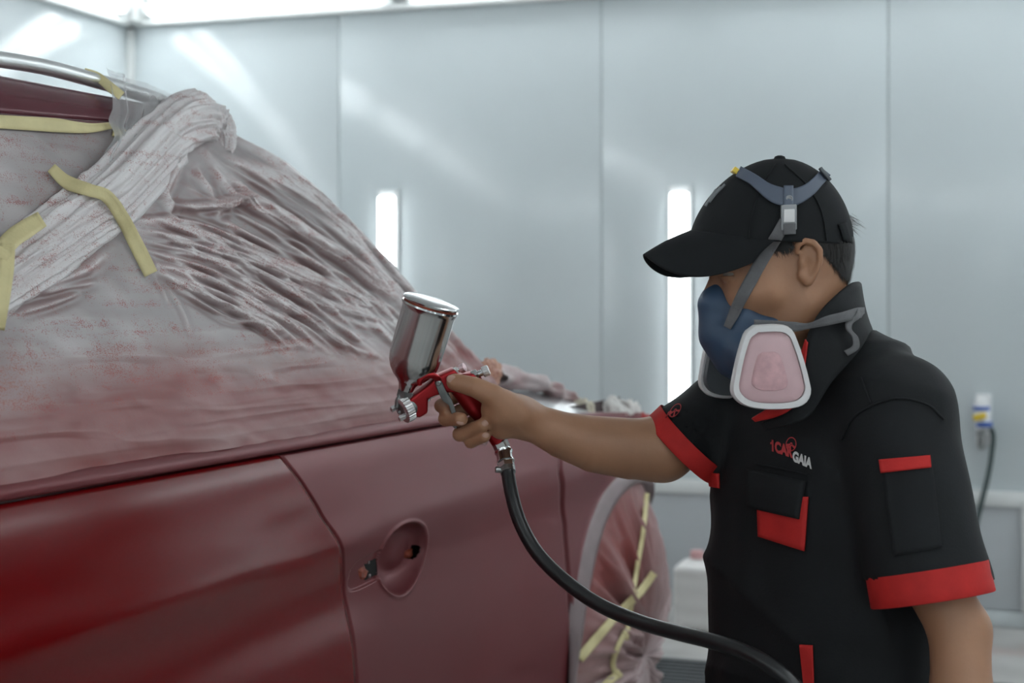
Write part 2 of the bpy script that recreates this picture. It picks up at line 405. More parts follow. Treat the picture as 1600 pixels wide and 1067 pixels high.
# jerry can
M_can = mat('milky_plastic', (0.72, 0.71, 0.69), 0.4, var=0.04, sss=0.0)
M_pinkcap = mat('pink_cap', (0.62, 0.36, 0.36), 0.5)
cn = np.array([(1110 - CX) / F * 5.72, 5.72, 0.002])
jc = empty('jerry_can', tuple(cn), 'milky white plastic jerry can with pink screw cap on the floor', 'container')
def d_can(p):
    q = (p - cn.astype(np.float32)); x = q @ DB.astype(np.float32); y = q @ DL.astype(np.float32); z = q[..., 2]
    ex = np.abs(x) - 0.095; ey = np.abs(y) - 0.07; ez = np.abs(z - 0.125) - 0.095
    d = np.linalg.norm(np.maximum(np.stack([ex, ey, ez], -1), 0), axis=-1) + np.minimum(np.maximum(np.maximum(ex, ey), ez), 0) - 0.03
    d = smin(d, d_cone(p, cn + UP * 0.22 - DB * 0.05, cn + UP * 0.265 - DB * 0.05, 0.032, 0.022), 0.02)
    d = smin(d, d_chain(p, [cn + UP * 0.24 + DB * 0.0, cn + UP * 0.285 + DB * 0.02, cn + UP * 0.285 + DB * 0.085, cn + UP * 0.23 + DB * 0.10], [0.013] * 4), 0.015)
    return d + 0.0015 * np.cos(z * 90)
V, Q = nets(d_can, cn - .16, cn + np.array([.16, .16, .31]), 0.007); V = relax(V, Q, 2)
big_mesh('body', V, Q, M_can, jc)
lathe('screw_cap', cn + UP * 0.262 - DB * 0.05, UP, [(0, 0.022), (0.002, 0.026), (0.026, 0.026), (0.03, 0.022)], M_pinkcap, jc, seg=36, knurl=18)
# air regulator on the back wall with its hose
M_chrome = mat('chrome', (0.62, 0.63, 0.63), 0.16, 1.0, var=0.05, scale=30)
M_steel = mat('worn_steel', (0.33, 0.34, 0.34), 0.3, 1.0, var=0.2, scale=40)
M_blue = mat('blue_plastic', (0.05, 0.12, 0.42), 0.4)
M_yellow = mat('yellow_valve', (0.72, 0.52, 0.05), 0.4)
M_whitep = mat('white_plastic', (0.74, 0.75, 0.75), 0.35)
M_hose2 = mat('green_black_rubber', (0.05, 0.075, 0.075), 0.45)
rs = px_s(1535); rz = 0.81
def RG(px, py, o=0.05):
    s = px_s(px); Z = float(BW(s, 0, o)[1]); return BW(s, CAMZ - (py - HY) / F * Z, o)
rg = empty('air_regulator', tuple(RG(1537, 660, 0.0)), 'blue, white and yellow air regulator fixed to the back wall', 'regulator')
box('bracket', RG(1537, 655, 0.008), (DB, UP, -DL), (0.028, 0.095, 0.006), M_whitep, rg, 0.003)
lathe('dome', RG(1534, 632), UP, [(-0.03, 0.028), (0, 0.027), (0.018, 0.022), (0.028, 0.008)], M_whitep, rg, 24)
lathe('blue_ring', RG(1534, 632), UP, [(-0.022, 0.0285), (-0.02, 0.031), (-0.008, 0.031), (-0.006, 0.0285)], M_blue, rg, 24, knurl=12)
lathe('bowl', RG(1536, 655), UP, [(-0.035, 0.022), (-0.028, 0.027), (0.028, 0.027), (0.034, 0.024)], M_whitep, rg, 24)
lathe('bowl_ring', RG(1538, 662), UP, [(-0.012, 0.029), (-0.01, 0.032), (0.006, 0.032), (0.008, 0.029)], M_blue, rg, 24, knurl=12)
box('valve_lever', RG(1532, 651, 0.10), (unit(DB + UP * .35), unit(UP - DB * .35), -DL), (0.024, 0.012, 0.008), M_yellow, rg, 0.004)
lathe('valve_body', RG(1534, 651, 0.07), -DL, [(0, 0.014), (0.03, 0.014), (0.033, 0.010)], M_steel, rg, 20)
lathe('outlet', RG(1533, 672), -UP, [(0, 0.016), (0.02, 0.016), (0.022, 0.010), (0.05, 0.010), (0.052, 0.007), (0.065, 0.007)], M_steel, rg, 16)
tube('drain_loop', [RG(1530, 676), RG(1529, 692), RG(1533, 702), RG(1540, 697), RG(1543, 678)], 0.0035, M_steel, rg, 8, 24)
lathe('elbow', RG(1543, 668), DB, [(-0.02, 0.011), (0, 0.011), (0.012, 0.009), (0.02, 0.009)], M_chrome, rg, 16)
hp = [RG(1548, 669), RG(1552, 678), RG(1551, 700), RG(1546, 735), RG(1537, 775), RG(1526, 820), RG(1520, 860, .08), RG(1516, 910, .12), RG(1512, 960, .16), RG(1506, 975, .2)]
hp[-1][2] = 0.012; hp[-2][2] = 0.03
hp += [hp[-1] + np.array([-0.1, -0.1, 0]), hp[-1] + np.array([-0.3, -0.1, 0])]
tag(tube('wall_air_hose', hp, 0.0095, M_hose2, None, 12, 70), 'dark green rubber hose hanging from the wall regulator to the floor', 'hose')
# ------------------------------------------------------------------ the car
CO = np.array([-0.365, 2.4, 0.0]); CU = np.array([0.4008, 0.9162, 0.0]); CN = np.array([0.9162, -0.4008, 0.0])
def C(u, v, z):
    u, v, z = np.broadcast_arrays(np.asarray(u, float), np.asarray(v, float), np.asarray(z, float))
    return CO + u[..., None] * CU + v[..., None] * CN + z[..., None] * UP
_pz = [0.10, 0.35, 0.50, 0.62, 0.72, 0.78, 0.815, 0.84, 0.87, 0.92, 0.96, 0.985, 1.000, 1.02, 1.10, 1.25, 1.40, 1.50, 1.55, 1.59, 1.62]
_pv = [-0.05, 0.040, 0.052, 0.050, 0.042, 0.040, 0.046, 0.050, 0.046, 0.034, 0.021, 0.010, 0.0, -0.012, -0.045, -0.115, -0.195, -0.26, -0.30, -0.335, -0.40]
_fz = np.linspace(0.1, 1.62, 400); _fv = np.interp(_fz, _pz, _pv)
for _ in range(14): _fv[1:-1] = (_fv[:-2] + 2 * _fv[1:-1] + _fv[2:]) / 4
def vside(u, z):
    t = np.maximum(np.asarray(u, float) - 1.64, 0)
    return np.interp(z, _fz, _fv) - 2.0 * t * t
def car_hit(px, py, off=0.0, fn=vside):
    k = (px - CX) / F; v = off; 
    for _ in range(40):
        Z = (v + CO @ CN) / (k * CN[0] + CN[1])
        u = (k * Z - CO[0]) * CU[0] + (Z - CO[1]) * CU[1]; z = CAMZ - (py - HY) / F * Z
        v = 0.5 * v + 0.5 * (float(fn(u, z)) + off)
    return u, v, z
def to_px(W): return np.stack([CX + F * W[..., 0] / W[..., 1], HY - F * (W[..., 2] - CAMZ) / W[..., 1]], -1)

def paint(name, col, rough, dust, dustcol, dscale, metal=0.2, spec=0.5):
    m = mat(name, col, rough, metal, var=0.04, scale=1.2, spec=spec, coat=0.0)
    N, L, b = nodes(m); tc = N['Texture Coordinate']
    n1 = N.new('ShaderNodeTexNoise'); n1.inputs['Scale'].default_value = dscale; n1.inputs['Detail'].default_value = 3
    L.new(tc.outputs['Object'], n1.inputs['Vector'])
    n2 = N.new('ShaderNodeTexNoise'); n2.inputs['Scale'].default_value = 900; n2.inputs['Detail'].default_value = 2
    L.new(tc.outputs['Object'], n2.inputs['Vector'])
    r = N.new('ShaderNodeMapRange'); r.interpolation_type = 'SMOOTHERSTEP'; r.inputs['From Min'].default_value = 0.2; r.inputs['From Max'].default_value = 0.8
    r.inputs['To Min'].default_value = dust * 0.35; r.inputs['To Max'].default_value = dust
    L.new(n1.outputs['Fac'], r.inputs['Value'])
    mx = N.new('ShaderNodeMix'); mx.data_type = 'RGBA'; src = b.inputs['Base Color'].links[0].from_socket
    L.new(r.outputs[0], mx.inputs['Factor']); L.new(src, mx.inputs['A']); mx.inputs['B'].default_value = dustcol
    L.new(mx.outputs['Result'], b.inputs['Base Color'])
    b.inputs['Roughness'].default_value = rough
    bp = N.new('ShaderNodeBump'); bp.inputs['Strength'].default_value = 0.12; bp.inputs['Distance'].default_value = 0.0006
    L.new(n2.outputs['Fac'], bp.inputs['Height']); L.new(bp.outputs[0], b.inputs['Normal'])
    return m
M_wet = paint('fresh_red_paint', (0.135, 0.0012, 0.0022), 0.23, 0.10, (0.16, 0.010, 0.013, 1), 3.2, 0.0, 0.30)
M_dry = paint('dusty_red_paint', (0.150, 0.014, 0.018), 0.40, 0.5, (0.165, 0.055, 0.060, 1), 2.6, 0.2)
M_plum = paint('plum_red_paint', (0.10, 0.012, 0.022), 0.22, 0.15, (0.2, 0.08, 0.1, 1), 3.0)
M_silver = mat('silver_primer', (0.55, 0.55, 0.56), 0.28, 0.8, var=0.06, scale=12)
M_rail = mat('brushed_aluminium', (0.80, 0.82, 0.82), 0.36, 0.9, var=0.05, scale=5)
M_dark = mat('dark_inner_metal', (0.03, 0.012, 0.013), 0.7)
M_hole_shade = mat('cavity_shade_black', (0.008, 0.009, 0.009), 0.9)
M_rust = mat('red_brown_bracket', (0.24, 0.045, 0.02), 0.5, 0.2, var=0.5, scale=90)
M_glass = mat('dark_window_glass', (0.02, 0.022, 0.024), 0.08, 0.0, spec=0.6)
M_rubber = mat('tyre_rubber', (0.02, 0.02, 0.02), 0.75, bump=0.2)
M_lip = mat('grey_pink_arch_lip', (0.24, 0.185, 0.19), 0.45, 0.2, var=0.15, scale=10)

car = empty('car', tuple(C(0.2, -0.9, 0)), 'dark red car part-way through a respray, doors stripped of handles', 'car')
def panel(name, U, Zz, fn, m, drop=None, flange=0.022):
    """U, Zz lattices (n rows of z, k columns of u) lifted to the car side; edges turn inward as real panels do"""
    vv = fn(U, Zz)
    def ring(A, ins=0.0):
        A = np.concatenate([A[:, :1], A, A[:, -1:]], 1); return np.concatenate([A[:1], A, A[-1:]], 0)
    U2, Z2, v2 = ring(U), ring(Zz), ring(vv).copy()
    v2[0] -= flange; v2[-1] -= flange; v2[1:-1, 0] -= flange; v2[1:-1, -1] -= flange
    n, k = U2.shape; Q = grid_quads(n, k)[:, ::-1]
    if drop is not None:
        W = C(U, vv, Zz); pc = to_px(W); pc2 = np.full((n, k, 2), -1e4); pc2[1:-1, 1:-1] = pc
        cen = pc2.reshape(-1, 2)[Q].mean(1); Q = Q[~drop(cen)]
    o = big_mesh(name, C(U2, v2, Z2).reshape(-1, 3), Q, m, car)
    return o
# the curved seam between the doors, traced down the side
seam = np.array([car_hit(x, y) for x, y in ((432, 703), (452, 728), (480, 765), (503, 797), (522, 829), (535, 865), (543, 905), (549, 950), (553, 1000), (557, 1060))])
zo = np.argsort(seam[:, 2])
def u_seam(z): return np.interp(z, np.r_[0.30, seam[zo, 2]], np.r_[seam[zo[0], 0] + 0.005, seam[zo, 0]])
fseam = np.array([car_hit(x, y) for x, y in ((868, 690), (872, 740), (880, 820), (887, 920), (889, 1060))])
zf = np.argsort(fseam[:, 2])
def u_front(z): return np.interp(z, fseam[zf, 2], fseam[zf, 0])
GAP = 0.0028
zz = np.linspace(0.36, 0.998, 120)
UR = np.linspace(0, 1, 150)[None, :] * (u_seam(zz)[:, None] - GAP + 1.15) - 1.15
su, _sv, sz = car_hit(468, 852)
def scoop(u, z): return -0.016 * np.exp(-((u - su) / 0.17) ** 2 - ((z - sz - 0.06 * (u - su)) / 0.050) ** 2)
def v_rear(u, z):
    # soft swage that lifts towards the seam
    zc = 0.845 + 0.03 * (u + 0.2); 
    return scoop(u, z) + vside(u, z) + 0.010 * np.exp(-((z - zc) / 0.035) ** 2) - 0.010 * np.exp(-((z - zc + 0.10) / 0.05) ** 2)
panel('rear_door', UR, np.repeat(zz[:, None], 150, 1), v_rear, M_wet)
# front door with the handle bowl
hb = car_hit(628, 873); hpd = car_hit(575, 892)
bw = 0.086; bh = 0.0625
def bowl_r(u, z):
    x = (u - hb[0]) / bw; y = (z - hb[2]) / bh
    x = x + 0.10 * y * 0 ; w = 1.0 + 0.16 * y          # egg: narrower below
    return np.sqrt((x / w) ** 2 + y ** 2)
def v_front(u, z):
    v = scoop(u, z) + vside(u, z) + 0.005 * np.exp(-((z - 0.86 - 0.03 * u) / 0.03) ** 2)
    w = np.clip(1 - (u - u_seam(z)) / 0.16, 0, 1); w = w * w * (3 - 2 * w); v = v + w * (v_rear(u, z) - v)
    r = bowl_r(u, z)
    v = v - 0.042 * np.clip(1 - r ** 3.2, 0, 1) ** 0.8 + 0.0030 * np.exp(-((r - 1.04) / 0.05) ** 2)
    # island behind the grip, right of the middle
    x = (u - hb[0] - 0.030) / 0.035; y = (z - hb[2] - 0.008) / 0.030
    v = v + 0.013 * np.exp(-(x * x + y * y) ** 2)
    # sunken pad left of the bowl
    x = np.abs((u - hpd[0] - 0.004) / 0.050); y = np.abs((z - hpd[2] - 0.10 * (u - hpd[0])) / 0.026)
    p = (x ** 4 + y ** 4) ** 0.25
    v = v - 0.006 * np.clip((1.08 - p) / 0.10, 0, 1) * (r > 1.0)
    return v
def in_poly(p, poly):
    r = np.zeros(len(p), bool); poly = np.array(poly, float)
    for a, b in zip(poly, np.roll(poly, -1, 0)):
        c = ((a[1] > p[:, 1]) != (b[1] > p[:, 1])) & (p[:, 0] < (b[0] - a[0]) * (p[:, 1] - a[1]) / (b[1] - a[1] + 1e-12) + a[0])
        r ^= c
    return r
HOLE1 = [(566, 886), (569, 881), (574, 880), (575, 876), (580, 875), (583, 874), (588, 872), (589, 885), (590, 898), (586, 899), (582, 901), (578, 903), (571, 906), (563, 905), (560, 897), (560, 889)]
HOLE2 = [(634, 860), (641, 857), (643, 852), (652, 851), (657, 855), (656, 862), (650, 870), (645, 874), (636, 873), (633, 868)]
zd = np.unique(np.r_[np.linspace(0.36, 0.685, 40), np.linspace(0.685, 0.89, 150), np.linspace(0.89, 0.96, 24), np.linspace(0.96, 0.998, 20)])
sd = np.unique(np.r_[np.linspace(0, 0.03, 6), np.linspace(0.03, 0.36, 190), np.linspace(0.36, 1, 70)])
uf0 = u_seam(zd)[:, None] + GAP; uf1 = u_front(zd)[:, None] - GAP
UFd = uf0 + sd[None, :] * (uf1 - uf0); ZFd = np.repeat(zd[:, None], len(sd), 1)
fdoor = panel('front_door', UFd, ZFd, v_front, M_dry, drop=lambda c: in_poly(c, HOLE1) | in_poly(c, HOLE2))
def hole_shade(poly, nm, dep):
    c = np.mean(poly, 0); u, v, z = car_hit(c[0], c[1], 0, v_front)
    box(nm, C(u, v - dep, z), (CU, UP, CN), (0.055, 0.032, 0.004), M_hole_shade, fdoor, 0)  # black plate painted as the shade inside the hole
hole_shade(HOLE1, 'handle_hole_shade', 0.020); hole_shade(HOLE2, 'lock_hole_shade', 0.026)
def lump(name, px, py, r, m, parent, off, fn, sq=(1, 1, 0.6), sd_=3):
    u, v, z = car_hit(px, py, 0, fn); bm = bmesh.new(); bmesh.ops.create_icosphere(bm, subdivisions=2, radius=r)
    rg_ = random.Random(sd_)
    for w in bm.verts: w.co *= 0.8 + 0.4 * rg_.random()
    c = C(u, v + off, z)
    for w in bm.verts: w.co = Vector(c + CU * w.co.x * sq[0] + UP * w.co.y * sq[1] + CN * w.co.z * sq[2])
    me = bpy.data.meshes.new(name); bm.to_mesh(me); bm.free(); return link(name, me, m, parent, False)
lump('bracket', 570, 896, 0.016, M_rust, fdoor, -0.010, v_front, (1.3, 0.8, .6), 5)
lump('bracket', 582, 890, 0.007, M_dark, fdoor, -0.010, v_front, (1.3, 1.2, .6), 6)
lump('lock_stub', 640, 864, 0.011, M_rust, fdoor, -0.006, v_front, (1.6, 0.9, .8), 8)
for x, y in ((577, 878), (583, 875), (588, 895), (580, 900), (568, 883)): lump('clip_tab', x, y, 0.0035, M_lip, fdoor, -0.003, v_front, sd_=x)
# fender with the wheel arch
UC, ZC, RA = car_hit(985, 753)[0], 0.36, 0.425
ss = np.r_[np.linspace(0, 1, 130)]
uf = u_front(0.6) + GAP; uu = np.unique(np.r_[np.linspace(uf, 2.12, 60), UC - (RA - 0.004) * np.cos(np.linspace(0, np.pi, 70))])
uu = uu[uu > uf]
arch = np.where(np.abs(uu - UC) < RA, ZC + np.sqrt(np.maximum(RA ** 2 - (uu - UC) ** 2, 0)), 0.36)
arch = np.maximum(arch, 0.36)
tz = np.linspace(0, 1, 60)[:, None]
ztop = 0.975 - 0.03 * (uu - 1.16) - 0.05 * np.maximum(uu - 1.2, 0) ** 2
ZG = arch[None, :] + tz * (ztop - arch)[None, :]; UG = np.repeat(uu[None, :], 60, 0)
shift = u_front(ZG) - u_front(0.6); UG = UG + shift * np.clip(1 - (UG - uf) / 0.12, 0, 1)
def v_fend(u, z):
    r = np.sqrt((u - UC) ** 2 + (z - ZC) ** 2)
    return vside(u, z) + 0.016 * np.exp(-((r - RA) / 0.03) ** 2)
panel('front_fender', UG, ZG, v_fend, M_dry, flange=0.05)
an = np.linspace(-0.05, np.pi * 0.86, 90); V = []
for a in an:
    cu, cz = -math.cos(a), math.sin(a)
    for r, dv in ((RA + 0.045, -0.004), (RA + 0.036, 0.004), (RA + 0.012, 0.006), (RA - 0.002, 0.003), (RA - 0.008, -0.03)):
        u, z = UC + cu * r, ZC + cz * r
        V.append(C(max(u, uf + 0.002), float(v_fend(max(u, uf + .002), max(z, .1))) + dv, z))
o = big_mesh('arch_lip', np.array(V), grid_quads(90, 5), M_lip, car)
# shell closing the body behind the skin; its dark colour paints the seams' shade
un = np.linspace(-1.25, 1.72, 60); zn = np.linspace(0.30, 0.985, 12)
UU, ZN = np.meshgrid(un, zn, indexing='xy')
VV = vside(UU, ZN) - 0.045 - 0.45 * (np.hypot(UU - UC, ZN - ZC) < RA + 0.03)
big_mesh('inner_body', C(UU, VV, ZN).reshape(-1, 3), grid_quads(12, 60)[:, ::-1], M_dark, car)
# the far side, tail, nose and floor of the shell
CARW = 1.84
fs = np.linspace(-1.25, 2.12, 40); FU, FZ = np.meshgrid(fs, np.linspace(0.3, 0.99, 16), indexing='xy')
big_mesh('far_side', C(FU, -CARW - vside(FU, FZ), FZ).reshape(-1, 3), grid_quads(16, 40), M_dry, car)
tn = np.linspace(0, 1, 24); TV, TZ = np.meshgrid(tn, np.linspace(0.3, 0.99, 10), indexing='xy')
def across(u, z): a = vside(u, z); return a + (-CARW - 2 * a) * TV
big_mesh('tail_panel', C(np.full_like(TV, -1.26), across(-1.25, TZ), TZ).reshape(-1, 3), grid_quads(10, 24), M_wet, car)
NU = 2.10 + 0.22 * np.sin(np.pi * TV) ** 0.7
NZ = 0.36 + (TZ - 0.3) * 0.80
big_mesh('nose_panel', C(NU, across(2.1, NZ), NZ).reshape(-1, 3), grid_quads(10, 24)[:, ::-1], M_dry, car)
big_mesh('underbody', C(np.array([-1.25, 2.1, 2.1, -1.25]), np.array([-0.03, -0.3, -1.5, -1.8]), np.full(4, 0.30)), [[0, 1, 2, 3]], M_dark, car)
# bonnet
hu, hv = np.meshgrid(np.linspace(0.86, 2.12, 50), np.linspace(0, 1, 40), indexing='ij')
va = vside(hu, 0.97) - 0.012; hvv = va + (-CARW - 2 * va) * hv; e = np.minimum(hv, 1 - hv)
hz = 0.985 + 0.075 * (1 - np.exp(-e * 22)) - 0.045 * (hu - 0.9) - 0.075 * np.maximum(hu - 0.95, 0) ** 2 + 0.03 * np.sin(np.pi * hv)
big_mesh('bonnet', C(hu, hvv, hz).reshape(-1, 3), grid_quads(50, 40)[:, ::-1], M_silver, car)
# greenhouse: glass, pillars, roof side and roof
SIL = [(338, 182), (372, 210), (440, 250), (500, 300), (545, 345), (600, 402), (650, 458), (690, 502), (735, 545), (762, 570), (778, 592)]
sil = np.array([car_hit(x, y, 0.006) for x, y in SIL]); so = np.argsort(sil[:, 2])
def u_pil(z): return np.interp(z, sil[so, 2], sil[so, 0])
gz = np.linspace(1.0, 1.555, 30); gu = np.linspace(0, 1, 60)
U1 = -1.2 + gu[None, :] * (u_pil(gz)[:, None] - 0.02 + 1.2); Z1 = np.repeat(gz[:, None], 60, 1)
big_mesh('side_glass', C(U1, vside(U1, Z1) - 0.012, Z1).reshape(-1, 3), grid_quads(30, 60)[:, ::-1], M_glass, car)
wv = np.linspace(0, 1, 30); WV, WZ = np.meshgrid(wv, gz, indexing='xy')
w0 = vside(0.5, WZ) - 0.02; WU = u_pil(WZ) - 0.02 + 0.13 * np.sin(np.pi * WV)
big_mesh('windscreen', C(WU, w0 + (-CARW - 2 * w0) * WV, WZ).reshape(-1, 3), grid_quads(30, 30)[:, ::-1], M_glass, car)
def strip(name, za, zb, u0, u1, off, m, nz=8, nu=60):
    u = np.linspace(u0, u1, nu); t = np.linspace(0, 1, nz)[:, None]
    za_, zb_ = za(u), zb(u); Z_ = za_[None] + t * (zb_ - za_)[None]; U_ = np.repeat(u[None], nz, 0)
    e_ = off * np.sin(np.pi * np.clip(t, 0, 1)) ** 0.4 - 0.004
    return big_mesh(name, C(U_, vside(U_, Z_) + e_, Z_).reshape(-1, 3), grid_quads(nz, nu)[:, ::-1], m, car)
t0, t1 = car_hit(0, 117), car_hit(135, 143); b0, b1 = car_hit(0, 180), car_hit(170, 193)
ztp = lambda u: t0[2] + (u - t0[0]) * (t1[2] - t0[2]) / (t1[0] - t0[0]) - 0.02 * np.maximum(u, 0) ** 2
zbt = lambda u: b0[2] + (u - b0[0]) * (b1[2] - b0[2]) / (b1[0] - b0[0])
strip('roof_side', zbt, ztp, -1.2, 0.20, 0.018, M_plum, 14)
strip('window_trim', lambda u: zbt(u) - 0.008, lambda u: zbt(u) + 0.004, -1.2, 0.20, 0.024, M_plum, 6)
strip('belt_moulding', lambda u: np.full_like(u, 1.001), lambda u: np.full_like(u, 1.028), -1.2, 0.84, 0.020, M_dry, 10, 160)
ru, rv = np.meshgrid(np.linspace(-1.2, 0.27, 30), np.linspace(0, 1, 24), indexing='ij')
r0 = vside(ru, ztp(ru)) - 0.01; RV = r0 + (-CARW - 2 * r0) * rv
big_mesh('roof', C(ru, RV, ztp(ru) - 0.004 + 0.012 * np.sin(np.pi * rv)).reshape(-1, 3), grid_quads(30, 24)[:, ::-1], M_plum, car)
# roof rail on its feet
rp = []
for x, y in ((-260, 60), (-120, 76), (0, 93), (70, 105), (135, 122), (200, 141), (245, 156), (268, 168)):
    k = (x - CX) / F; vv_ = -0.335; Z = (vv_ + CO @ CN) / (k * CN[0] + CN[1]); rp.append(P(x, y, Z))
rp.append(rp[-1] + CU * 0.05 - UP * 0.02)
rail = tube('roof_rail', rp, 0.0125, M_rail, car, 18, 80)
for x in (262, -150):
    k = (x - CX) / F; Z = (-0.335 + CO @ CN) / (k * CN[0] + CN[1]); y = np.interp(x, [-260, 0, 135, 268], [60, 93, 122, 168])
    box('rail_foot', P(x, y, Z) - UP * 0.014, (CU, UP, CN), (0.05, 0.022, 0.010), M_rail, car, 0.004)
# road wheels
def wheel(u, v, name='wheel'):
    c = C(u, v, 0.36); w = lathe(name, c - CN * 0.11, CN, [(0, 0.22), (0.0, 0.33), (0.02, 0.355), (0.11, 0.36), (0.2, 0.355), (0.22, 0.33), (0.22, 0.24), (0.20, 0.22)], M_rubber, car, 48)
    lathe('rim', c + CN * 0.06, CN, [(0, 0.225), (0.035, 0.225), (0.03, 0.20), (0.0, 0.19), (-0.01, 0.08), (0.02, 0.05), (0.022, 0.01)], M_silver, w, 40)
wheel(UC, -0.17); wheel(UC, -CARW + 0.17); wheel(-1.02, -0.17); wheel(-1.02, -CARW + 0.17)
# ------------------------------------------------------------------ masking film and tape
def film_mat(name, base, alpha, rough=0.42):
    """milky film; the 'dust' attribute carries how much red overspray has settled"""
    m = bpy.data.materials.new(name); m.use_nodes = True; N, L, b = nodes(m)
    at = N.new('ShaderNodeAttribute'); at.attribute_name = 'dust'
    at2 = N.new('ShaderNodeAttribute'); at2.attribute_name = 'speck'
    at3 = N.new('ShaderNodeAttribute'); at3.attribute_name = 'milk_highlight'
    tc = N.new('ShaderNodeTexCoord')
    def noise(sc, det, stretch=None):
        n = N.new('ShaderNodeTexNoise'); n.inputs['Scale'].default_value = sc; n.inputs['Detail'].default_value = det
        if stretch:
            mp = N.new('ShaderNodeMapping'); mp.inputs['Rotation'].default_value = (0, 0, -math.radians(66.4)); mp.inputs['Scale'].default_value = stretch
            L.new(tc.outputs['Object'], mp.inputs['Vector']); L.new(mp.outputs[0], n.inputs['Vector'])
        else: L.new(tc.outputs['Object'], n.inputs['Vector'])
        return n
    fine = noise(520, 5); mid = noise(46, 5); streak = noise(60, 4, (0.12, 0.12, 1.3))
    def math_(op, a, c):
        x = N.new('ShaderNodeMath'); x.operation = op
        for i, s in enumerate((a, c)):
            if isinstance(s, (int, float)): x.inputs[i].default_value = s
            else: L.new(s, x.inputs[i])
        return x.outputs[0]
    # speckles: fine noise over a threshold that falls where more paint has settled
    s1 = math_('MULTIPLY', mid.outputs['Fac'], 0.3); s2 = math_('MULTIPLY', streak.outputs['Fac'], 0.35)
    s3 = math_('MULTIPLY', fine.outputs['Fac'], 0.7); sm = math_('ADD', math_('ADD', s1, s2), s3)
    sp = math_('ADD', sm, math_('MULTIPLY', at2.outputs['Fac'], 0.12))
    r = N.new('ShaderNodeMapRange'); r.inputs['From Min'].default_value = 0.82; r.inputs['From Max'].default_value = 0.93
    L.new(sp, r.inputs['Value'])
    c0 = N.new('ShaderNodeMix'); c0.data_type = 'RGBA'; c0.inputs['A'].default_value = base; c0.inputs['B'].default_value = (0.74, 0.72, 0.72, 1); L.new(at3.outputs['Fac'], c0.inputs['Factor'])
    c1 = N.new('ShaderNodeMix'); c1.data_type = 'RGBA'; L.new(c0.outputs['Result'], c1.inputs['A']); c1.inputs['B'].default_value = (0.22, 0.035, 0.030, 1)
    L.new(at.outputs['Fac'], c1.inputs['Factor'])
    c2 = N.new('ShaderNodeMix'); c2.data_type = 'RGBA'; L.new(c1.outputs['Result'], c2.inputs['A']); c2.inputs['B'].default_value = (0.30, 0.05, 0.035, 1)
    k = math_('MULTIPLY', r.outputs[0], 0.8); L.new(k, c2.inputs['Factor'])
    L.new(c2.outputs['Result'], b.inputs['Base Color'])
    b.inputs['Roughness'].default_value = rough; b.inputs['Specular IOR Level'].default_value = 0.45
    b.inputs['Alpha'].default_value = alpha
    bp = N.new('ShaderNodeBump'); bp.inputs['Strength'].default_value = 0.25; bp.inputs['Distance'].default_value = 0.002
    L.new(mid.outputs['Fac'], bp.inputs['Height']); L.new(bp.outputs[0], b.inputs['Normal'])
    return m
M_film = film_mat('overspray_film', (0.345, 0.325, 0.325, 1), 0.97)
M_roll = film_mat('bunched_film', (0.74, 0.72, 0.72, 1), 0.97)
M_veil = film_mat('thin_film', (0.66, 0.67, 0.68, 1), 0.42, 0.25)
M_wfilm = film_mat('wheel_film', (0.50, 0.42, 0.42, 1), 0.95)
M_tape = mat('cream_masking_tape', (0.66, 0.58, 0.31), 0.6, var=0.08, scale=25, bump=0.15, bscale=200)
def attr(o, name, val):
    a = o.data.attributes.new(name, 'FLOAT', 'POINT'); a.data.foreach_set('value', np.clip(val, 0, 1).astype(np.float32).ravel())
film = empty('masking_film', tuple(C(0.2, 0.02, 1.0)), 'crinkled clear masking film with red overspray draped over the car windows', 'plastic sheet')
NZ_, NU_, NW_ = 400, 940, 26
fz = 1.022 + (1.572 - 1.022) * np.linspace(0, 1, NZ_)
up = u_pil(fz)
ub = -1.10 + np.linspace(0, 1, NU_)[None, :] * (up[:, None] - 0.012 + 1.10)
Zs = np.repeat(fz[:, None], NU_, 1)
Ws = C(ub, vside(ub, Zs) + 0.008, Zs); PX = to_px(Ws)
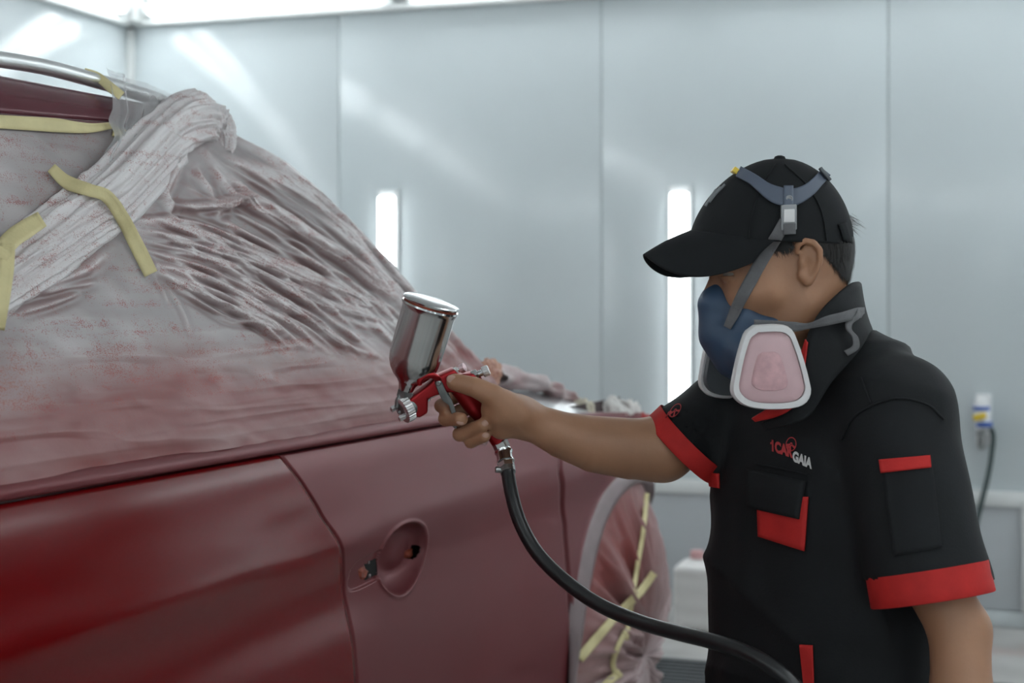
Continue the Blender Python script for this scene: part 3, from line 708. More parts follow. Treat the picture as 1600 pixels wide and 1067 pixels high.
LINES = [  # (picture path of a fold, width px, height m)
 ([(345,205),(400,235),(460,275),(510,315),(560,365),(620,430),(680,500),(735,552)], 7, .010),
 ([(352,200),(420,240),(480,283),(540,335),(600,397),(660,465),(715,525)], 6, .008),
 ([(335,225),(370,255),(420,275),(470,305),(520,350),(580,420),(640,490),(700,545)], 9, .011),
 ([(320,240),(352,270),(390,300),(440,330),(500,372),(560,425),(620,480)], 6, .009),
 ([(310,235),(330,262),(350,290),(390,320),(440,345),(480,370),(540,405),(610,455)], 6, .010),
 ([(300,262),(318,292),(335,314)], 5, .008),
 ([(258,316),(300,322),(340,318),(372,309),(400,318),(430,336),(470,365),(520,398),(580,440),(625,472)], 8, .013),
 ([(372,312),(350,325),(330,338)], 6, .008),
 ([(330,335),(350,352),(370,378),(410,402),(460,430),(520,460),(600,500)], 7, .008),
 ([(200,345),(260,350),(320,366),(380,396),(440,420),(500,445),(600,487)], 8, .012),
 ([(205,358),(270,372),(340,395),(410,424),(470,452),(550,488),(620,512)], 7, .011),
 ([(215,372),(280,392),(350,415),(420,442),(480,470),(560,500)], 6, .009),
 ([(225,392),(290,410),(350,432),(410,462),(470,495)], 5, .008),
 ([(238,418),(270,440),(310,460),(350,482),(400,498),(440,525)], 6, .010),
 ([(238,422),(262,455),(282,487),(296,530)], 3.5, .0035),
 ([(236,425),(250,452),(262,480)], 3, .003),
 ([(240,412),(300,428),(360,452),(420,495),(470,520)], 6, .008),
 ([(480,470),(540,500),(600,520)], 5, .007), ([(490,520),(540,540),(590,560)], 5, .006),
 ([(500,430),(560,462),(620,505)], 5, .007), ([(450,395),(510,425),(570,462),(620,490)], 5, .008),
 ([(640,500),(690,545),(730,590)], 8, .010), ([(690,560),(730,585),(770,600)], 7, .008), ([(655,540),(700,580),(740,606)], 6, .006),
 ([(0,470),(60,450),(120,425),(170,390)], 10, .008), ([(20,490),(80,472),(130,452)], 6, .007), ([(60,462),(110,448),(150,440)], 5, .006),
 ([(250,300),(262,330),(258,350)], 8, .010), ([(268,250),(256,285),(246,310)], 10, .012),
]
rnd = random.Random(5); full = []
for pts, w, h in LINES:
    full.append((np.array(pts, float), w, h))
    if len(pts) >= 5:
        for _ in range(3):
            o_ = np.array([rnd.uniform(-9, 9), rnd.uniform(-22, 22)]); q = np.array(pts, float); t = np.linspace(0, 1, len(q))[:, None]
            q = q + o_ * np.sin(np.pi * t) + np.array([[rnd.uniform(-3, 3), rnd.uniform(-3, 3)] for _ in q])
            a = rnd.randint(0, 1); q = q[a:len(q) - rnd.randint(0, 1)]
            full.append((q, w * rnd.uniform(.4, .7), h * rnd.uniform(.35, .7)))
S0 = [(350, 204), (322, 236), (292, 268), (262, 318), (222, 352), (236, 400), (240, 428)]; S1 = [(768, 578), (735, 572), (690, 570), (640, 566), (570, 560), (500, 552), (440, 540)]
for i in range(95):     # finer pleats pulled from the roll towards the cowl
    s = rnd.random(); a_ = np.array([np.interp(s, np.linspace(0, 1, 7), [q[k] for q in S0]) for k in (0, 1)]); b_ = np.array([np.interp(s, np.linspace(0, 1, 7), [q[k] for q in S1]) for k in (0, 1)])
    t = np.linspace(0, 1, 9)[:, None]; cpt = (a_ + b_) / 2 + np.array([14, -52 * (1 - s) ** 1.3 - 8])
    q = (1 - t) ** 2 * a_ + 2 * t * (1 - t) * cpt + t * t * b_ + np.array([[rnd.uniform(-4, 4), rnd.uniform(-4, 4)] for _ in range(9)]) * np.sin(np.pi * t)
    i0 = rnd.choice((0, 0, 1, 2, 3)); i1 = rnd.choice((9, 9, 8, 7, 6)); full.append((q[i0:i1], rnd.uniform(2.2, 4.6), rnd.uniform(.0025, .0065)))
H = np.zeros(PX.shape[:2]); flat = PX.reshape(-1, 2); Hf = H.ravel()
for pts, w, h in full:
    q = spline(pts, max(6, len(pts) * 3)); lo = q.min(0) - 3 * w; hi = q.max(0) + 3 * w
    ok = np.where(((flat > lo) & (flat < hi)).all(1))[0]
    if not len(ok): continue
    p = flat[ok]; best = np.full(len(ok), 1e9); bt = np.zeros(len(ok))
    for i in range(len(q) - 1):
        ba = q[i + 1] - q[i]; t = np.clip(((p - q[i]) @ ba) / (ba @ ba), 0, 1)
        dd = np.hypot(*(p - q[i] - t[:, None] * ba).T); u_ = dd < best; best[u_] = dd[u_]; bt[u_] = ((i + t) / (len(q) - 1))[u_]
    add = h * np.exp(-(best / w) ** 2) * np.clip(np.sin(np.pi * np.clip(bt, 0.03, 0.97)) * 1.8, 0, 1) - 0.35 * h * np.exp(-((best - 2.0 * w) / w) ** 2) * np.clip(np.sin(np.pi * bt), 0, 1)
    np.maximum(Hf[ok], 0, out=None); Hf[ok] = Hf[ok] + add * np.where(Hf[ok] > 0.010, 0.35, 1)
H = Hf.reshape(PX.shape[:2])
zz_ = Zs; q3 = np.stack([ub * 3, zz_ * 55, np.zeros_like(ub)], -1)
tight = np.clip((1.13 - zz_) / 0.08, 0, 1)
H = H + tight * 0.0035 * (1 - np.abs(vnoise(q3 + np.array([0, 0, 3.3])))) ** 2 * np.clip((zz_ - 1.022) / .02, 0, 1)
H = H + 0.0022 * np.clip((1.26 - zz_) / 0.1, 0, 1) * np.clip(1 - 2.2 * np.abs(vnoise(np.stack([ub * 4 + zz_ * 3, zz_ * 34, ub * 0 + 6.3], -1))), 0, 1)
H = H + 0.004 * vnoise(np.stack([ub * 7, zz_ * 11, ub * 0 + 7.7], -1)) + 0.0018 * vnoise(np.stack([ub * 26 + zz_ * 20, zz_ * 48, ub * 0 + 1.7], -1))
# wrap over the pillar and across the windscreen
vb = vside(ub, Zs) + 0.010 + H
edge = np.clip((np.linspace(0, 1, NU_)[None, :] - 0.985) / 0.015, 0, 1); vb = vb - 0.010 * edge ** 2
vb = vb - 0.045 * np.clip((Zs - zbt(ub) + 0.004) / 0.012, 0, 1) * np.clip((0.24 - ub) / 0.05, 0, 1)
tw = np.linspace(0, 1, NW_)[1:]; w0 = vb[:, -1:]
uw = ub[:, -1:] + 0.012 * np.sin(np.minimum(tw[None] * 30, np.pi / 2)) + 0.14 * np.sin(np.pi * tw[None] * 0.9)
vw = w0 + (-CARW - 2 * w0) * (tw[None] ** 1.6) * 0.94
Zw = np.repeat(fz[:, None], NW_ - 1, 1)
Uall = np.concatenate([ub, uw], 1); Vall = np.concatenate([vb, vw], 1); Zall = np.concatenate([Zs, Zw], 1)
sheet = big_mesh('sheet', C(Uall, Vall, Zall).reshape(-1, 3), grid_quads(NZ_, NU_ + NW_ - 1)[:, ::-1], M_film, film)
nzz = vnoise(np.stack([Uall * 5, Zall * 9, Uall * 0 + 2.2], -1))
edge_z = 1.175 + 0.03 * nzz + 0.03 * np.clip((Uall - 0.2), 0, 1)
dust = 0.95 * np.clip((edge_z - Zall) / 0.105 + 0.10, 0, 1) ** 1.1 + 0.05 + 0.04 * nzz
dust += 0.30 * np.clip(Uall - 0.45, 0, 1) * 1.6
Hn = np.concatenate([np.clip(H / 0.009, 0, 1), np.zeros_like(Zw)], 1)
gH = np.clip(np.abs(np.gradient(H, axis=0)) / 0.0011, 0, 1); gH = np.concatenate([gH, np.zeros_like(Zw)], 1)
dust += 0.32 * gH
dust = np.clip(dust, 0, 0.86)
speck = 0.30 + 0.70 * Hn * (Zall > 1.1) + 0.60 * np.clip(1 - np.abs(Zall - 1.16) / 0.06, 0, 1) * (Uall < .35) + 0.35 * np.clip((-Uall - 0.05) / .1, 0, 1) - 0.4 * np.clip((1.08 - Zall) / .03, 0, 1)
# ridges: less dust; whiter for thicker film and highlights painted into the colour
attr(sheet, 'dust', dust * (1 - 0.15 * Hn)); attr(sheet, 'speck', speck); attr(sheet, 'milk_highlight', 0.95 * Hn + 0.12 * np.clip(nzz, 0, 1))
# the gathered roll
rpts = [(-330, 650, 10), (-260, 618, 34), (-160, 560, 46), (-70, 500, 54), (0, 446, 62), (60, 400, 66), (120, 352, 62), (172, 312, 66), (212, 270, 66), (246, 230, 64), (277, 202, 60), (305, 194, 58), (330, 200, 50), (346, 216, 34), (356, 240, 10)]
rp3 = np.array([np.r_[C(*car_hit(x, y, 0.006)), w] for x, y, w in rpts])
NR, NA = 320, 150
rs_ = spline(rp3, NR); cen = rs_[:, :3]; rad = rs_[:, 3] * cen[:, 1] / F * 0.74
tg = np.gradient(cen, axis=0); tg /= np.linalg.norm(tg, axis=1)[:, None]
xa = CN[None] - tg * (tg @ CN)[:, None]; xa /= np.linalg.norm(xa, axis=1)[:, None]; ya = np.cross(tg, xa)
aa = np.linspace(0, 2 * np.pi, NA, endpoint=False)
tt = np.linspace(0, 1, NR)[:, None]; A2 = aa[None] + 0.6 * np.sin(tt * 5)
qn = np.stack([np.cos(A2) * 3.2 + tt * 5, np.sin(A2) * 3.2 - tt * 3, tt * 9.0 + 0 * A2], -1)
fold = (1 - np.abs(vnoise(qn))) ** 2 * 0.26 + (1 - np.abs(vnoise(qn * np.array([2.3, 2.3, 1.2]) + 5))) ** 2 * 0.12 + 0.10 * vnoise(qn * np.array([3.4, 3.4, 6])) + 0.06 * vnoise(qn * np.array([6, 6, 14])) + 0.10 * vnoise(np.stack([tt * 16 + 0 * A2, np.cos(A2), np.sin(A2)], -1))
R2 = rad[:, None] * (0.86 + fold)
VR = cen[:, None] + R2[..., None] * (np.cos(aa)[None, :, None] * xa[:, None] * 0.8 + np.sin(aa)[None, :, None] * ya[:, None])
roll = big_mesh('gathered_roll', VR.reshape(-1, 3), grid_quads(NR, NA, True), M_roll, film)
attr(roll, 'dust', 0.06 + 0.30 * np.clip(0.35 - fold, 0, 1) + 0 * R2); attr(roll, 'speck', 0.75 + 0.6 * np.clip(vnoise(qn * 1.5), 0, 1))
# thin draped end hanging from the rail
def drape(name, Lp, Rp, n, k, off, m, amp, parent, lob=6):
    a = spline(Lp, n); b = spline(Rp, n); s = np.linspace(0, 1, k)[None, :, None]; g = a[:, None] * (1 - s) + b[:, None] * s
    V = np.zeros((n, k, 3))
    for i in range(n):
        for j in range(k):
            u, v, z = car_hit(g[i, j, 0], g[i, j, 1], 0); sj = j / (k - 1)
            nz = float(vnoise(np.array([sj * lob + 0.8 * math.sin(i / n * 3), i / n * 1.6, 4.4])))
            nz2 = float(vnoise(np.array([sj * lob * 3, i / n * 3.1, 8.4])))
            V[i, j] = C(u, v + off[0] + (off[1] - off[0]) * i / n + amp * (1 - abs(nz)) + amp * .4 * nz2, z)
    o = big_mesh(name, V.reshape(-1, 3), grid_quads(n, k), m, parent)
    attr(o, 'dust', np.full(n * k, 0.02)); attr(o, 'speck', np.full(n * k, 0.12)); return o
drape('draped_end', [(128, 107), (140, 140), (146, 170), (140, 190), (150, 215), (134, 245), (138, 270), (150, 290), (130, 318)],
      [(262, 158), (256, 176), (244, 196), (234, 214), (224, 232), (214, 250), (204, 266), (192, 286), (176, 318)], 70, 46, (0.032, 0.018), M_veil, 0.016, film)
# skirt of film on the bonnet edge
bs = np.linspace(0, 1, 90); Vb = []
for i, t in enumerate(bs):
    x, y = np.interp(t, [0, .35, .7, 1], [772, 845, 890, 945]), np.interp(t, [0, .35, .7, 1], [588, 600, 622, 652])
    c = P(x, y, 3.42 + 0.5 * t); 
    for a in np.linspace(0, 2 * np.pi, 20, endpoint=False):
        rr = (0.022 + 0.012 * float(vnoise(np.array([t * 12, math.cos(a) * 2, math.sin(a) * 2])))) * (1 - 0.5 * t)
        Vb.append(c + rr * (math.cos(a) * CN * 1.3 + math.sin(a) * UP))
sk = big_mesh('bonnet_skirt', np.array(Vb), grid_quads(90, 20, True), M_roll, film)
attr(sk, 'dust', 0.5 + 0.3 * vnoise(np.array(Vb) * 20)); attr(sk, 'speck', np.full(len(Vb), .5))
# orange-stained knot where the film ends at the cowl
kn = C(*car_hit(765, 584, -0.004)); bm = bmesh.new(); bmesh.ops.create_icosphere(bm, subdivisions=5, radius=1)
Vk = np.array([v.co for v in bm.verts]); Fk = [[v.index for v in f.verts] for f in bm.faces]; bm.free()
rk = 1 + 0.35 * (1 - np.abs(vnoise(Vk * 2.4 + 3))) + 0.12 * vnoise(Vk * 7)
Vk = kn + (Vk * rk[:, None]) @ np.array([CU * 0.040, CN * 0.014, UP * 0.026])
M_knot = film_mat('orange_stained_film', (0.55, 0.30, 0.20, 1), 1.0)
ko = big_mesh('film_knot', Vk, Fk, M_knot, film); attr(ko, 'dust', 0.25 + 0.3 * vnoise(Vk * 60)); attr(ko, 'speck', np.full(len(Vk), .6))
# film over the front wheel
wf_ = empty('wheel_cover_film', tuple(C(UC, 0.02, 0.02)), 'pink stained masking film wrapped over the front wheel arch', 'plastic sheet')
nr_, na_ = 120, 220
rr_ = np.linspace(0.0, 1, nr_)[:, None]; an_ = np.linspace(-0.30 * np.pi, 1.30 * np.pi, na_)[None, :]
Ru = (RA + 0.004) * rr_; uW = UC - np.cos(an_) * Ru; zW = ZC + np.sin(an_) * Ru * 1.0
qa = np.stack([an_ * 7 + 0 * rr_, rr_ * 1.6 + 0 * an_, 0 * (rr_ + an_) + 5.1], -1)
fo = (1 - np.abs(vnoise(qa))) ** 2
fo2 = (1 - np.abs(vnoise(qa * np.array([2.4, 1.5, 1]) + 2.7))) ** 2
vW = 0.030 * (1 - rr_ ** 3) + 0.050 * (fo - .4) * np.sin(np.pi * rr_ ** 0.8) + 0.014 * fo2 * np.sin(np.pi * rr_ ** .8) + 0.004
VWv = np.interp(np.clip(zW, .1, 1.6), _fz, np.maximum(_fv, 0.03)) + vW - 3.6 * np.maximum(uW - 1.60, 0) ** 2
zW = np.maximum(zW, 0.012)
wo = big_mesh('sheet', C(uW, VWv, zW).reshape(-1, 3), grid_quads(nr_, na_)[:, ::-1], M_wfilm, wf_)
red = np.clip(1.45 - 1.15 * (uW - (UC - 0.36)) / 0.62, 0.06, 0.95) * np.clip(0.85 + 0.5 * rr_ - 0.45 * np.clip(fo, 0, 1), 0.1, 1)
attr(wo, 'dust', red * np.clip((zW - 0.1) / 0.5, .25, 1)); attr(wo, 'speck', np.full(red.shape, .35))
# loose hem of the wheel film reaching the floor
hm_u = np.linspace(UC - 0.33, UC + 0.36, 120); Vh = []
for i, t in enumerate(np.linspace(0, 1, 40)):
    z = 0.35 * (1 - t) + 0.012
    Vh.append(C(hm_u, 0.062 + 0.01 * t + 0.022 * vnoise(np.stack([hm_u * 16, 0 * hm_u + t * 1.2, 0 * hm_u], -1)) - 3.6 * np.maximum(hm_u - 1.60, 0) ** 2, z))
he = big_mesh('hem', np.array(Vh).reshape(-1, 3), grid_quads(40, 120), M_wfilm, wf_)
attr(he, 'dust', np.full(4800, .12)); attr(he, 'speck', np.full(4800, .3))
# masking tape
bpy.context.view_layer.update()
B_film = bvh_of(sheet, roll); B_wheel = bvh_of(wo, he)
_bo = bvh_of(*[o for o in car.children if o.name.startswith(('roof_side', 'window_trim', 'side_glass', 'roof_rail'))], sheet)
def tape(b, pts, w, label, off=0.006, sm=6, n=44, th=0.0012):
    return tag(patch('masking_tape', b, ribbon_px(pts, w, n), M_tape, None, off, th, sm), label, 'tape')
tape(B_film, [(80, 262), (104, 284), (140, 297), (166, 306), (190, 338), (212, 380), (236, 428)], [16, 22, 19, 21, 22, 23, 22], 'long twisted cream tape strip holding down the bunched window film', 0.019, 14)
tape(B_film, [(66, 342), (42, 357), (18, 374), (-4, 402)], [26, 30, 30, 30], 'short cream tape stuck across the bunched film beside the window', 0.019, 14, 24)
tape(B_film, [(12, 380), (10, 420), (4, 470), (-2, 515)], [24, 24, 22, 18], 'dangling cream tape tail hanging down the bunched film', 0.014, 10, 24)
tape(_bo, [(-260, 172), (-120, 181), (0, 190), (80, 195), (140, 200), (176, 196)], [22, 22, 22, 21, 22, 10], 'straight yellow tape strip along the top of the side window', 0.012, 3)
tape(_bo, [(176, 206), (200, 210), (222, 214)], [13, 13, 12], 'pale tape strip seen through the thin film at the window top', 0.006, 3, 14)
tape(bvh_of(*[o for o in film.children if o.name.startswith('draped')]), [(132, 109), (150, 118), (172, 136), (190, 150)], [6, 14, 15, 14], 'small cream tape piece fixing the thin film to the roof rail', 0.004, 6, 20)
tape(B_wheel, [(1011, 770), (1005, 830), (995, 890), (986, 950), (978, 1000)], 7, 'narrow cream tape running down the wheel cover film', 0.006, 8)
tape(B_wheel, [(1022, 895), (1000, 925), (965, 960), (930, 1000), (905, 1030)], [12, 13, 13, 15, 15], 'cream tape slanting across the wheel cover film', 0.012, 8)
tape(B_wheel, [(978, 985), (964, 1015), (958, 1040), (968, 1060)], 8, 'curled cream tape tail low on the wheel cover film', 0.010, 8, 20)
tape(B_wheel, [(970, 1050), (950, 1066), (935, 1085)], 12, 'cream tape end at the foot of the wheel cover film', 0.008, 8, 16)
# crumpled paper on the bonnet
M_paper = mat('masking_paper', (0.72, 0.70, 0.67), 0.8, var=0.06, bump=0.2, bscale=30)
M_paperc = mat('cream_paper', (0.66, 0.62, 0.50), 0.8, var=0.06, bump=0.2, bscale=30)
def crumple(x, y, Z, rx, rz, m, label, seed):
    bm = bmesh.new(); bmesh.ops.create_icosphere(bm, subdivisions=4, radius=1); V = np.array([v.co for v in bm.verts]); Fc = [[v.index for v in f.verts] for f in bm.faces]; bm.free()
    r = 0.72 + 0.55 * np.abs(vnoise(V * 1.6 + seed)) + 0.3 * np.abs(vnoise(V * 3.9 + seed * 2))
    V = V * r[:, None] * np.array([rx, rx * .8, rz]); V[:, 2] = np.maximum(V[:, 2], -rz * 0.5)
    o = big_mesh('crumpled_paper', V, Fc, m, None, smooth=False); o.location = tuple(P(x, y, Z)); tag(o, label, 'paper'); return o
crumple(913, 648, 3.75, 0.028, 0.038, M_paperc, 'cream crumpled paper peak on the bonnet', 2.0)
crumple(953, 646, 3.85, 0.045, 0.036, M_paper, 'wide white crumpled paper heap on the bonnet', 5.0)
crumple(983, 648, 3.95, 0.030, 0.040, M_paper, 'small white crumpled paper folded upright on the bonnet front', 9.0)
M_redfilm = mat('red_stained_paper', (0.42, 0.06, 0.06), 0.6, var=0.3, scale=15)
crumple(1000, 658, 3.95, 0.035, 0.022, M_redfilm, 'red stained crumpled paper on the bonnet front', 13.0)
# ------------------------------------------------------------------ spray gun
GZ = 2.28; GS = GZ / F; GP = P(720, 620, GZ)
GR = np.array(Matrix.Rotation(math.radians(8), 3, 'Z') @ Matrix.Rotation(math.radians(11), 3, 'X'))
def G(x, y, t=0.0): return GP + GR @ np.array([(x - 720) * GS, -t * GS, -(y - 620) * GS])
def GD(dx, dy, t=0.0): return unit(GR @ np.array([dx, -t, -dy]))
GNRM = GD(0, 0, 1)
M_gun = mat('anodised_red', (0.33, 0.014, 0.018), 0.30, 0.7, var=0.06, scale=20)
M_gund = mat('anodised_dark_red', (0.22, 0.012, 0.018), 0.35, 0.6, var=0.15, scale=30)
M_cup = mat('polished_steel', (0.52, 0.53, 0.53), 0.17, 1.0, var=0.06, scale=12, stretch=(1, 1, 1))
M_knob = mat('knurled_chrome', (0.68, 0.66, 0.66), 0.28, 0.9, var=0.12, scale=60)
M_pknob = mat('overspray_chrome', (0.55, 0.40, 0.42), 0.4, 0.7, var=0.25, scale=80)
M_trig = mat('grey_cast_metal', (0.22, 0.23, 0.23), 0.38, 0.9, var=0.2, scale=60)
gun = empty('spray_gun', tuple(G(745, 645)), 'red gravity-feed spray gun with polished steel cup gripped in the hand', 'spray gun')
body = extrude('gun_body', [G(*q) for q in ((637, 622), (652, 610), (669, 597), (678, 586), (708, 573), (716, 584), (738, 580), (748, 592), (742, 603), (722, 612), (700, 610), (683, 614), (668, 620), (668, 643), (655, 651), (646, 648), (640, 634))], GNRM, 0.025, M_gun, gun, 0.0042, 3)
tube('hanging_hook', [G(684, 596, 8), G(681, 586, 16), G(674, 580, 22), G(665, 578, 26), G(657, 581, 27), G(653, 587, 27), G(653, 593, 26)], [.006, .0055, .005, .005, .005, .0045, .004], M_gun, gun, 14, 40)
tube('handle', [G(718, 603), G(733, 626), G(750, 648), G(767, 670), G(781, 693)], [.016, .0145, .0125, .0125, .0115], M_gun, gun, 22, 40)
# cup: lathe on a leaning axis
ca = GD(-0.262, 0.966); ctop = G(672, 467)
q_ = GS
cup = lathe('cup', ctop + ca * 8 * q_, ca, [(0, 40 * q_), (0, 44.5 * q_), (3 * q_, 45 * q_), (6 * q_, 43 * q_), (10 * q_, 42.3 * q_), (84 * q_, 41 * q_), (96 * q_, 39 * q_), (107 * q_, 34 * q_), (116 * q_, 27 * q_), (123 * q_, 19 * q_), (129 * q_, 14 * q_), (138 * q_, 11.5 * q_), (150 * q_, 10 * q_)], M_cup, gun, 64)
lathe('lid', ctop + ca * 5 * q_, -ca, [(0, 41 * q_), (0.5 * q_, 44 * q_), (3 * q_, 44.6 * q_), (5 * q_, 43 * q_), (6.5 * q_, 36 * q_), (7.5 * q_, 24 * q_), (8 * q_, 6 * q_)], M_cup, cup, 64)
lathe('paint_seal', ctop + ca * 9 * q_, -ca, [(0, 42 * q_), (4.5 * q_, 42 * q_)], M_rust, cup, 48)
nk = ctop + ca * 150 * q_
lathe('cup_nut', nk, ca, [(-4 * q_, 11 * q_), (-3 * q_, 13 * q_), (7 * q_, 13 * q_), (8 * q_, 11 * q_)], M_trig, gun, 6, smooth=False)
tube('feed_elbow', [nk, G(636, 618), G(645, 625)], 9 * q_, M_trig, gun, 16, 12)
# nozzle end
na = GD(-0.90, 0.36, 0.42); nb = G(642, 634)
lathe('nozzle_collar', nb, na, [(-6 * q_, 15 * q_), (0, 17 * q_), (3 * q_, 17 * q_)], M_trig, gun, 32)
lathe('air_cap_ring', nb + na * 3 * q_, na, [(0, 19 * q_), (0.8 * q_, 21.5 * q_), (13 * q_, 21.5 * q_), (14 * q_, 20 * q_), (15.5 * q_, 17 * q_), (15.5 * q_, 14 * q_), (12 * q_, 13.5 * q_)], M_knob, gun, 120, knurl=30)
cap_ = lathe('air_cap', nb + na * 12 * q_, na, [(0, 14 * q_), (5 * q_, 13 * q_), (7 * q_, 9 * q_), (8 * q_, 3 * q_), (12 * q_, 2 * q_)], M_trig, gun, 32)
hd = unit(np.cross(na, GD(0.3, 0.2, 1.0)))
hd = unit(GD(0.25, 0.55, 0.75) - na * np.dot(GD(0.25, 0.55, 0.75), na))
for sg in (-1, 1):
    b0_ = nb + na * 14 * q_ + hd * sg * 11 * q_
    box('air_horn', b0_ + na * 7 * q_, (hd, unit(np.cross(na, hd)), na), (3.2 * q_, 4.5 * q_, 8.5 * q_), M_knob, cap_, 0.0014)
tube('cap_clip', [G(627, 612, 4), G(622, 622, 6), G(620, 634, 6)], 4 * q_, M_trig, gun, 12, 12)
# trigger
trg = extrude('trigger', [G(*q, 17) for q in ((677, 593), (680, 588), (685, 588), (689, 592), (695, 606), (703, 618), (708, 630), (712, 642), (715, 655), (712, 667), (707, 664), (708, 654), (704, 642), (699, 628), (689, 620), (683, 608))], GNRM, 0.0035, M_trig, gun, 0.0012)
extrude('trigger', [G(*q, -17) for q in ((677, 593), (680, 588), (685, 588), (689, 592), (695, 606), (703, 618), (708, 630), (712, 642), (704, 642), (699, 628), (689, 620), (683, 608))], GNRM, 0.0035, M_trig, gun, 0.0012)
lathe('pivot_screw', G(682.5, 593, 15), GNRM, [(0, 4.2 * q_), (5 * q_, 4.2 * q_), (6 * q_, 3 * q_)], M_steel, trg, 20)
tube('needle_rod', [G(664, 624, 2), G(690, 612, 2)], 1.7 * q_, M_chrome, gun, 10)
lathe('packing_nut', G(666, 623, 2), GD(.9, -.43), [(0, 5 * q_), (5 * q_, 5 * q_), (6 * q_, 3.5 * q_)], M_chrome, gun, 6, smooth=False)
# rear knobs
ra = GD(0.925, -0.38)
lathe('fan_hex', G(708, 579), ra, [(0, 6 * q_), (6 * q_, 6 * q_), (7 * q_, 4 * q_)], M_whitep, gun, 6, smooth=False)
lathe('fan_stem', G(714, 577), ra, [(0, 3.5 * q_), (8 * q_, 3.5 * q_)], M_chrome, gun, 14)
lathe('fan_knob', G(718, 575.5), GD(0.80, -0.45, .3), [(0, 5 * q_), (1 * q_, 7.5 * q_), (8 * q_, 7.5 * q_), (9 * q_, 5.5 * q_)], M_pknob, gun, 60, knurl=15)
lathe('fluid_hex', G(737, 587), ra, [(0, 9 * q_), (9 * q_, 9 * q_), (10 * q_, 6 * q_)], M_chrome, gun, 6, smooth=False)
lathe('fluid_stem', G(746, 584), ra, [(0, 5 * q_), (12 * q_, 5 * q_)], M_chrome, gun, 16)
lathe('fluid_knob', G(753, 581), ra, [(0, 6 * q_), (1 * q_, 8.5 * q_), (10 * q_, 8.5 * q_), (11.5 * q_, 6 * q_)], M_knob, gun, 80, knurl=20)
lathe('rear_boss', G(734, 600), GD(0.9, -0.30), [(0, 9 * q_), (18 * q_, 9 * q_), (20 * q_, 7 * q_)], M_gund, gun, 24)
lathe('air_valve_knob', G(760, 684, 3), GD(-0.45, 0.9), [(-4 * q_, 4.5 * q_), (3 * q_, 4.5 * q_), (4 * q_, 7.5 * q_), (11 * q_, 7.5 * q_), (13 * q_, 5 * q_)], M_pknob, gun, 60, knurl=15)
ha = GD(0.42, 0.90)
lathe('inlet_hex', G(782, 692), ha, [(-3 * q_, 10 * q_), (0, 13 * q_), (14 * q_, 13 * q_), (15 * q_, 10 * q_), (18 * q_, 9 * q_)], M_chrome, gun, 6, smooth=False)
# ------------------------------------------------------------------ air hose with coupling
M_hose = mat('black_rubber', (0.012, 0.013, 0.014), 0.32, var=0.2, scale=30, bump=0.05)
hose = empty('air_hose', tuple(G(790, 712)), 'thick black rubber air hose with chrome coupling hanging from the gun', 'hose')
a0 = G(789, 707); a1 = P(797, 752, 2.27)
cd = unit(a1 - a0)
lathe('coupling', a0, cd, [(0, 9 * q_), (1 * q_, 13 * q_), (4 * q_, 14.5 * q_), (7 * q_, 13 * q_), (9 * q_, 12.5 * q_), (20 * q_, 12.5 * q_), (21 * q_, 14 * q_), (24 * q_, 14 * q_), (25 * q_, 11 * q_)], M_chrome, hose, 40)
lathe('coupling_hex', a0 + cd * 24 * q_, cd, [(0, 11 * q_), (1 * q_, 13.5 * q_), (10 * q_, 13.5 * q_), (11 * q_, 10 * q_)], M_chrome, hose, 6, smooth=False)
lathe('hose_clamp', a0 + cd * 34 * q_, cd, [(0, 11 * q_), (0.5 * q_, 12.3 * q_), (9 * q_, 12.3 * q_), (9.5 * q_, 11 * q_)], M_steel, hose, 32)
lathe('clamp_screw', a0 + cd * 39 * q_ - GD(1, .1) * 10 * q_, GD(-1, -.1), [(0, 4.5 * q_), (5 * q_, 5.2 * q_), (9 * q_, 5.2 * q_), (10 * q_, 3 * q_)], M_steel, hose, 16)
hpts = [a0 + cd * 34 * q_, P(799, 770, 2.26), P(812, 815, 2.24), P(838, 862, 2.22), P(880, 905, 2.19), P(935, 944, 2.15), P(1000, 972, 2.10), P(1060, 989, 2.05), P(1120, 1004, 2.0), P(1175, 1024, 1.96), P(1225, 1056, 1.93), P(1262, 1100, 1.92), P(1290, 1180, 1.92), P(1310, 1400, 1.93)]
hpts += [np.array([0.44, 1.93, 0.25]), np.array([0.47, 1.93, 0.08]), np.array([0.56, 1.93, 0.013]), np.array([0.72, 2.0, 0.011]), np.array([1.1, 2.35, 0.011]), np.array([1.5, 3.0, 0.011])]
tube('hose', hpts, 0.0103, M_hose, hose, 18, 200)
# ------------------------------------------------------------------ the painter
M_skin = mat('skin', (0.36, 0.185, 0.105), 0.5, var=0.10, scale=14, bump=0.06, bscale=160, sss=0.08)
M_cloth = mat('black_workwear', (0.0065, 0.008, 0.0095), 0.78, var=0.2, scale=14, bump=0.10, bscale=300, spec=0.35)
M_red = mat('red_workwear', (0.48, 0.022, 0.020), 0.7, var=0.10, scale=40, bump=0.08, bscale=300, spec=0.3)
M_trous = mat('dark_trousers', (0.012, 0.014, 0.016), 0.85, var=0.2)
M_shoe = mat('black_shoe', (0.015, 0.015, 0.016), 0.5)
M_nail = mat('fingernail', (0.42, 0.25, 0.19), 0.35, var=0.08)
M_hair = mat('black_hair', (0.012, 0.010, 0.009), 0.45, var=0.3, scale=60)
TL = np.array([0.617, -0.787, 0.0]); TF = np.array([-0.787, -0.617, 0.0])     # to his left; the way his chest faces
HIP = P(1288, 1060, 2.25); HIP[2] = 0.60
person = empty('person', (float(HIP[0]), float(HIP[1]), 0.0), 'painter in black and red short-sleeved workwear and cap holding a spray gun', 'person')
HS = 2.2 / F; HC = P(1228, 385, 2.2); HR = np.array(Matrix.Rotation(math.radians(6), 3, 'Z'))
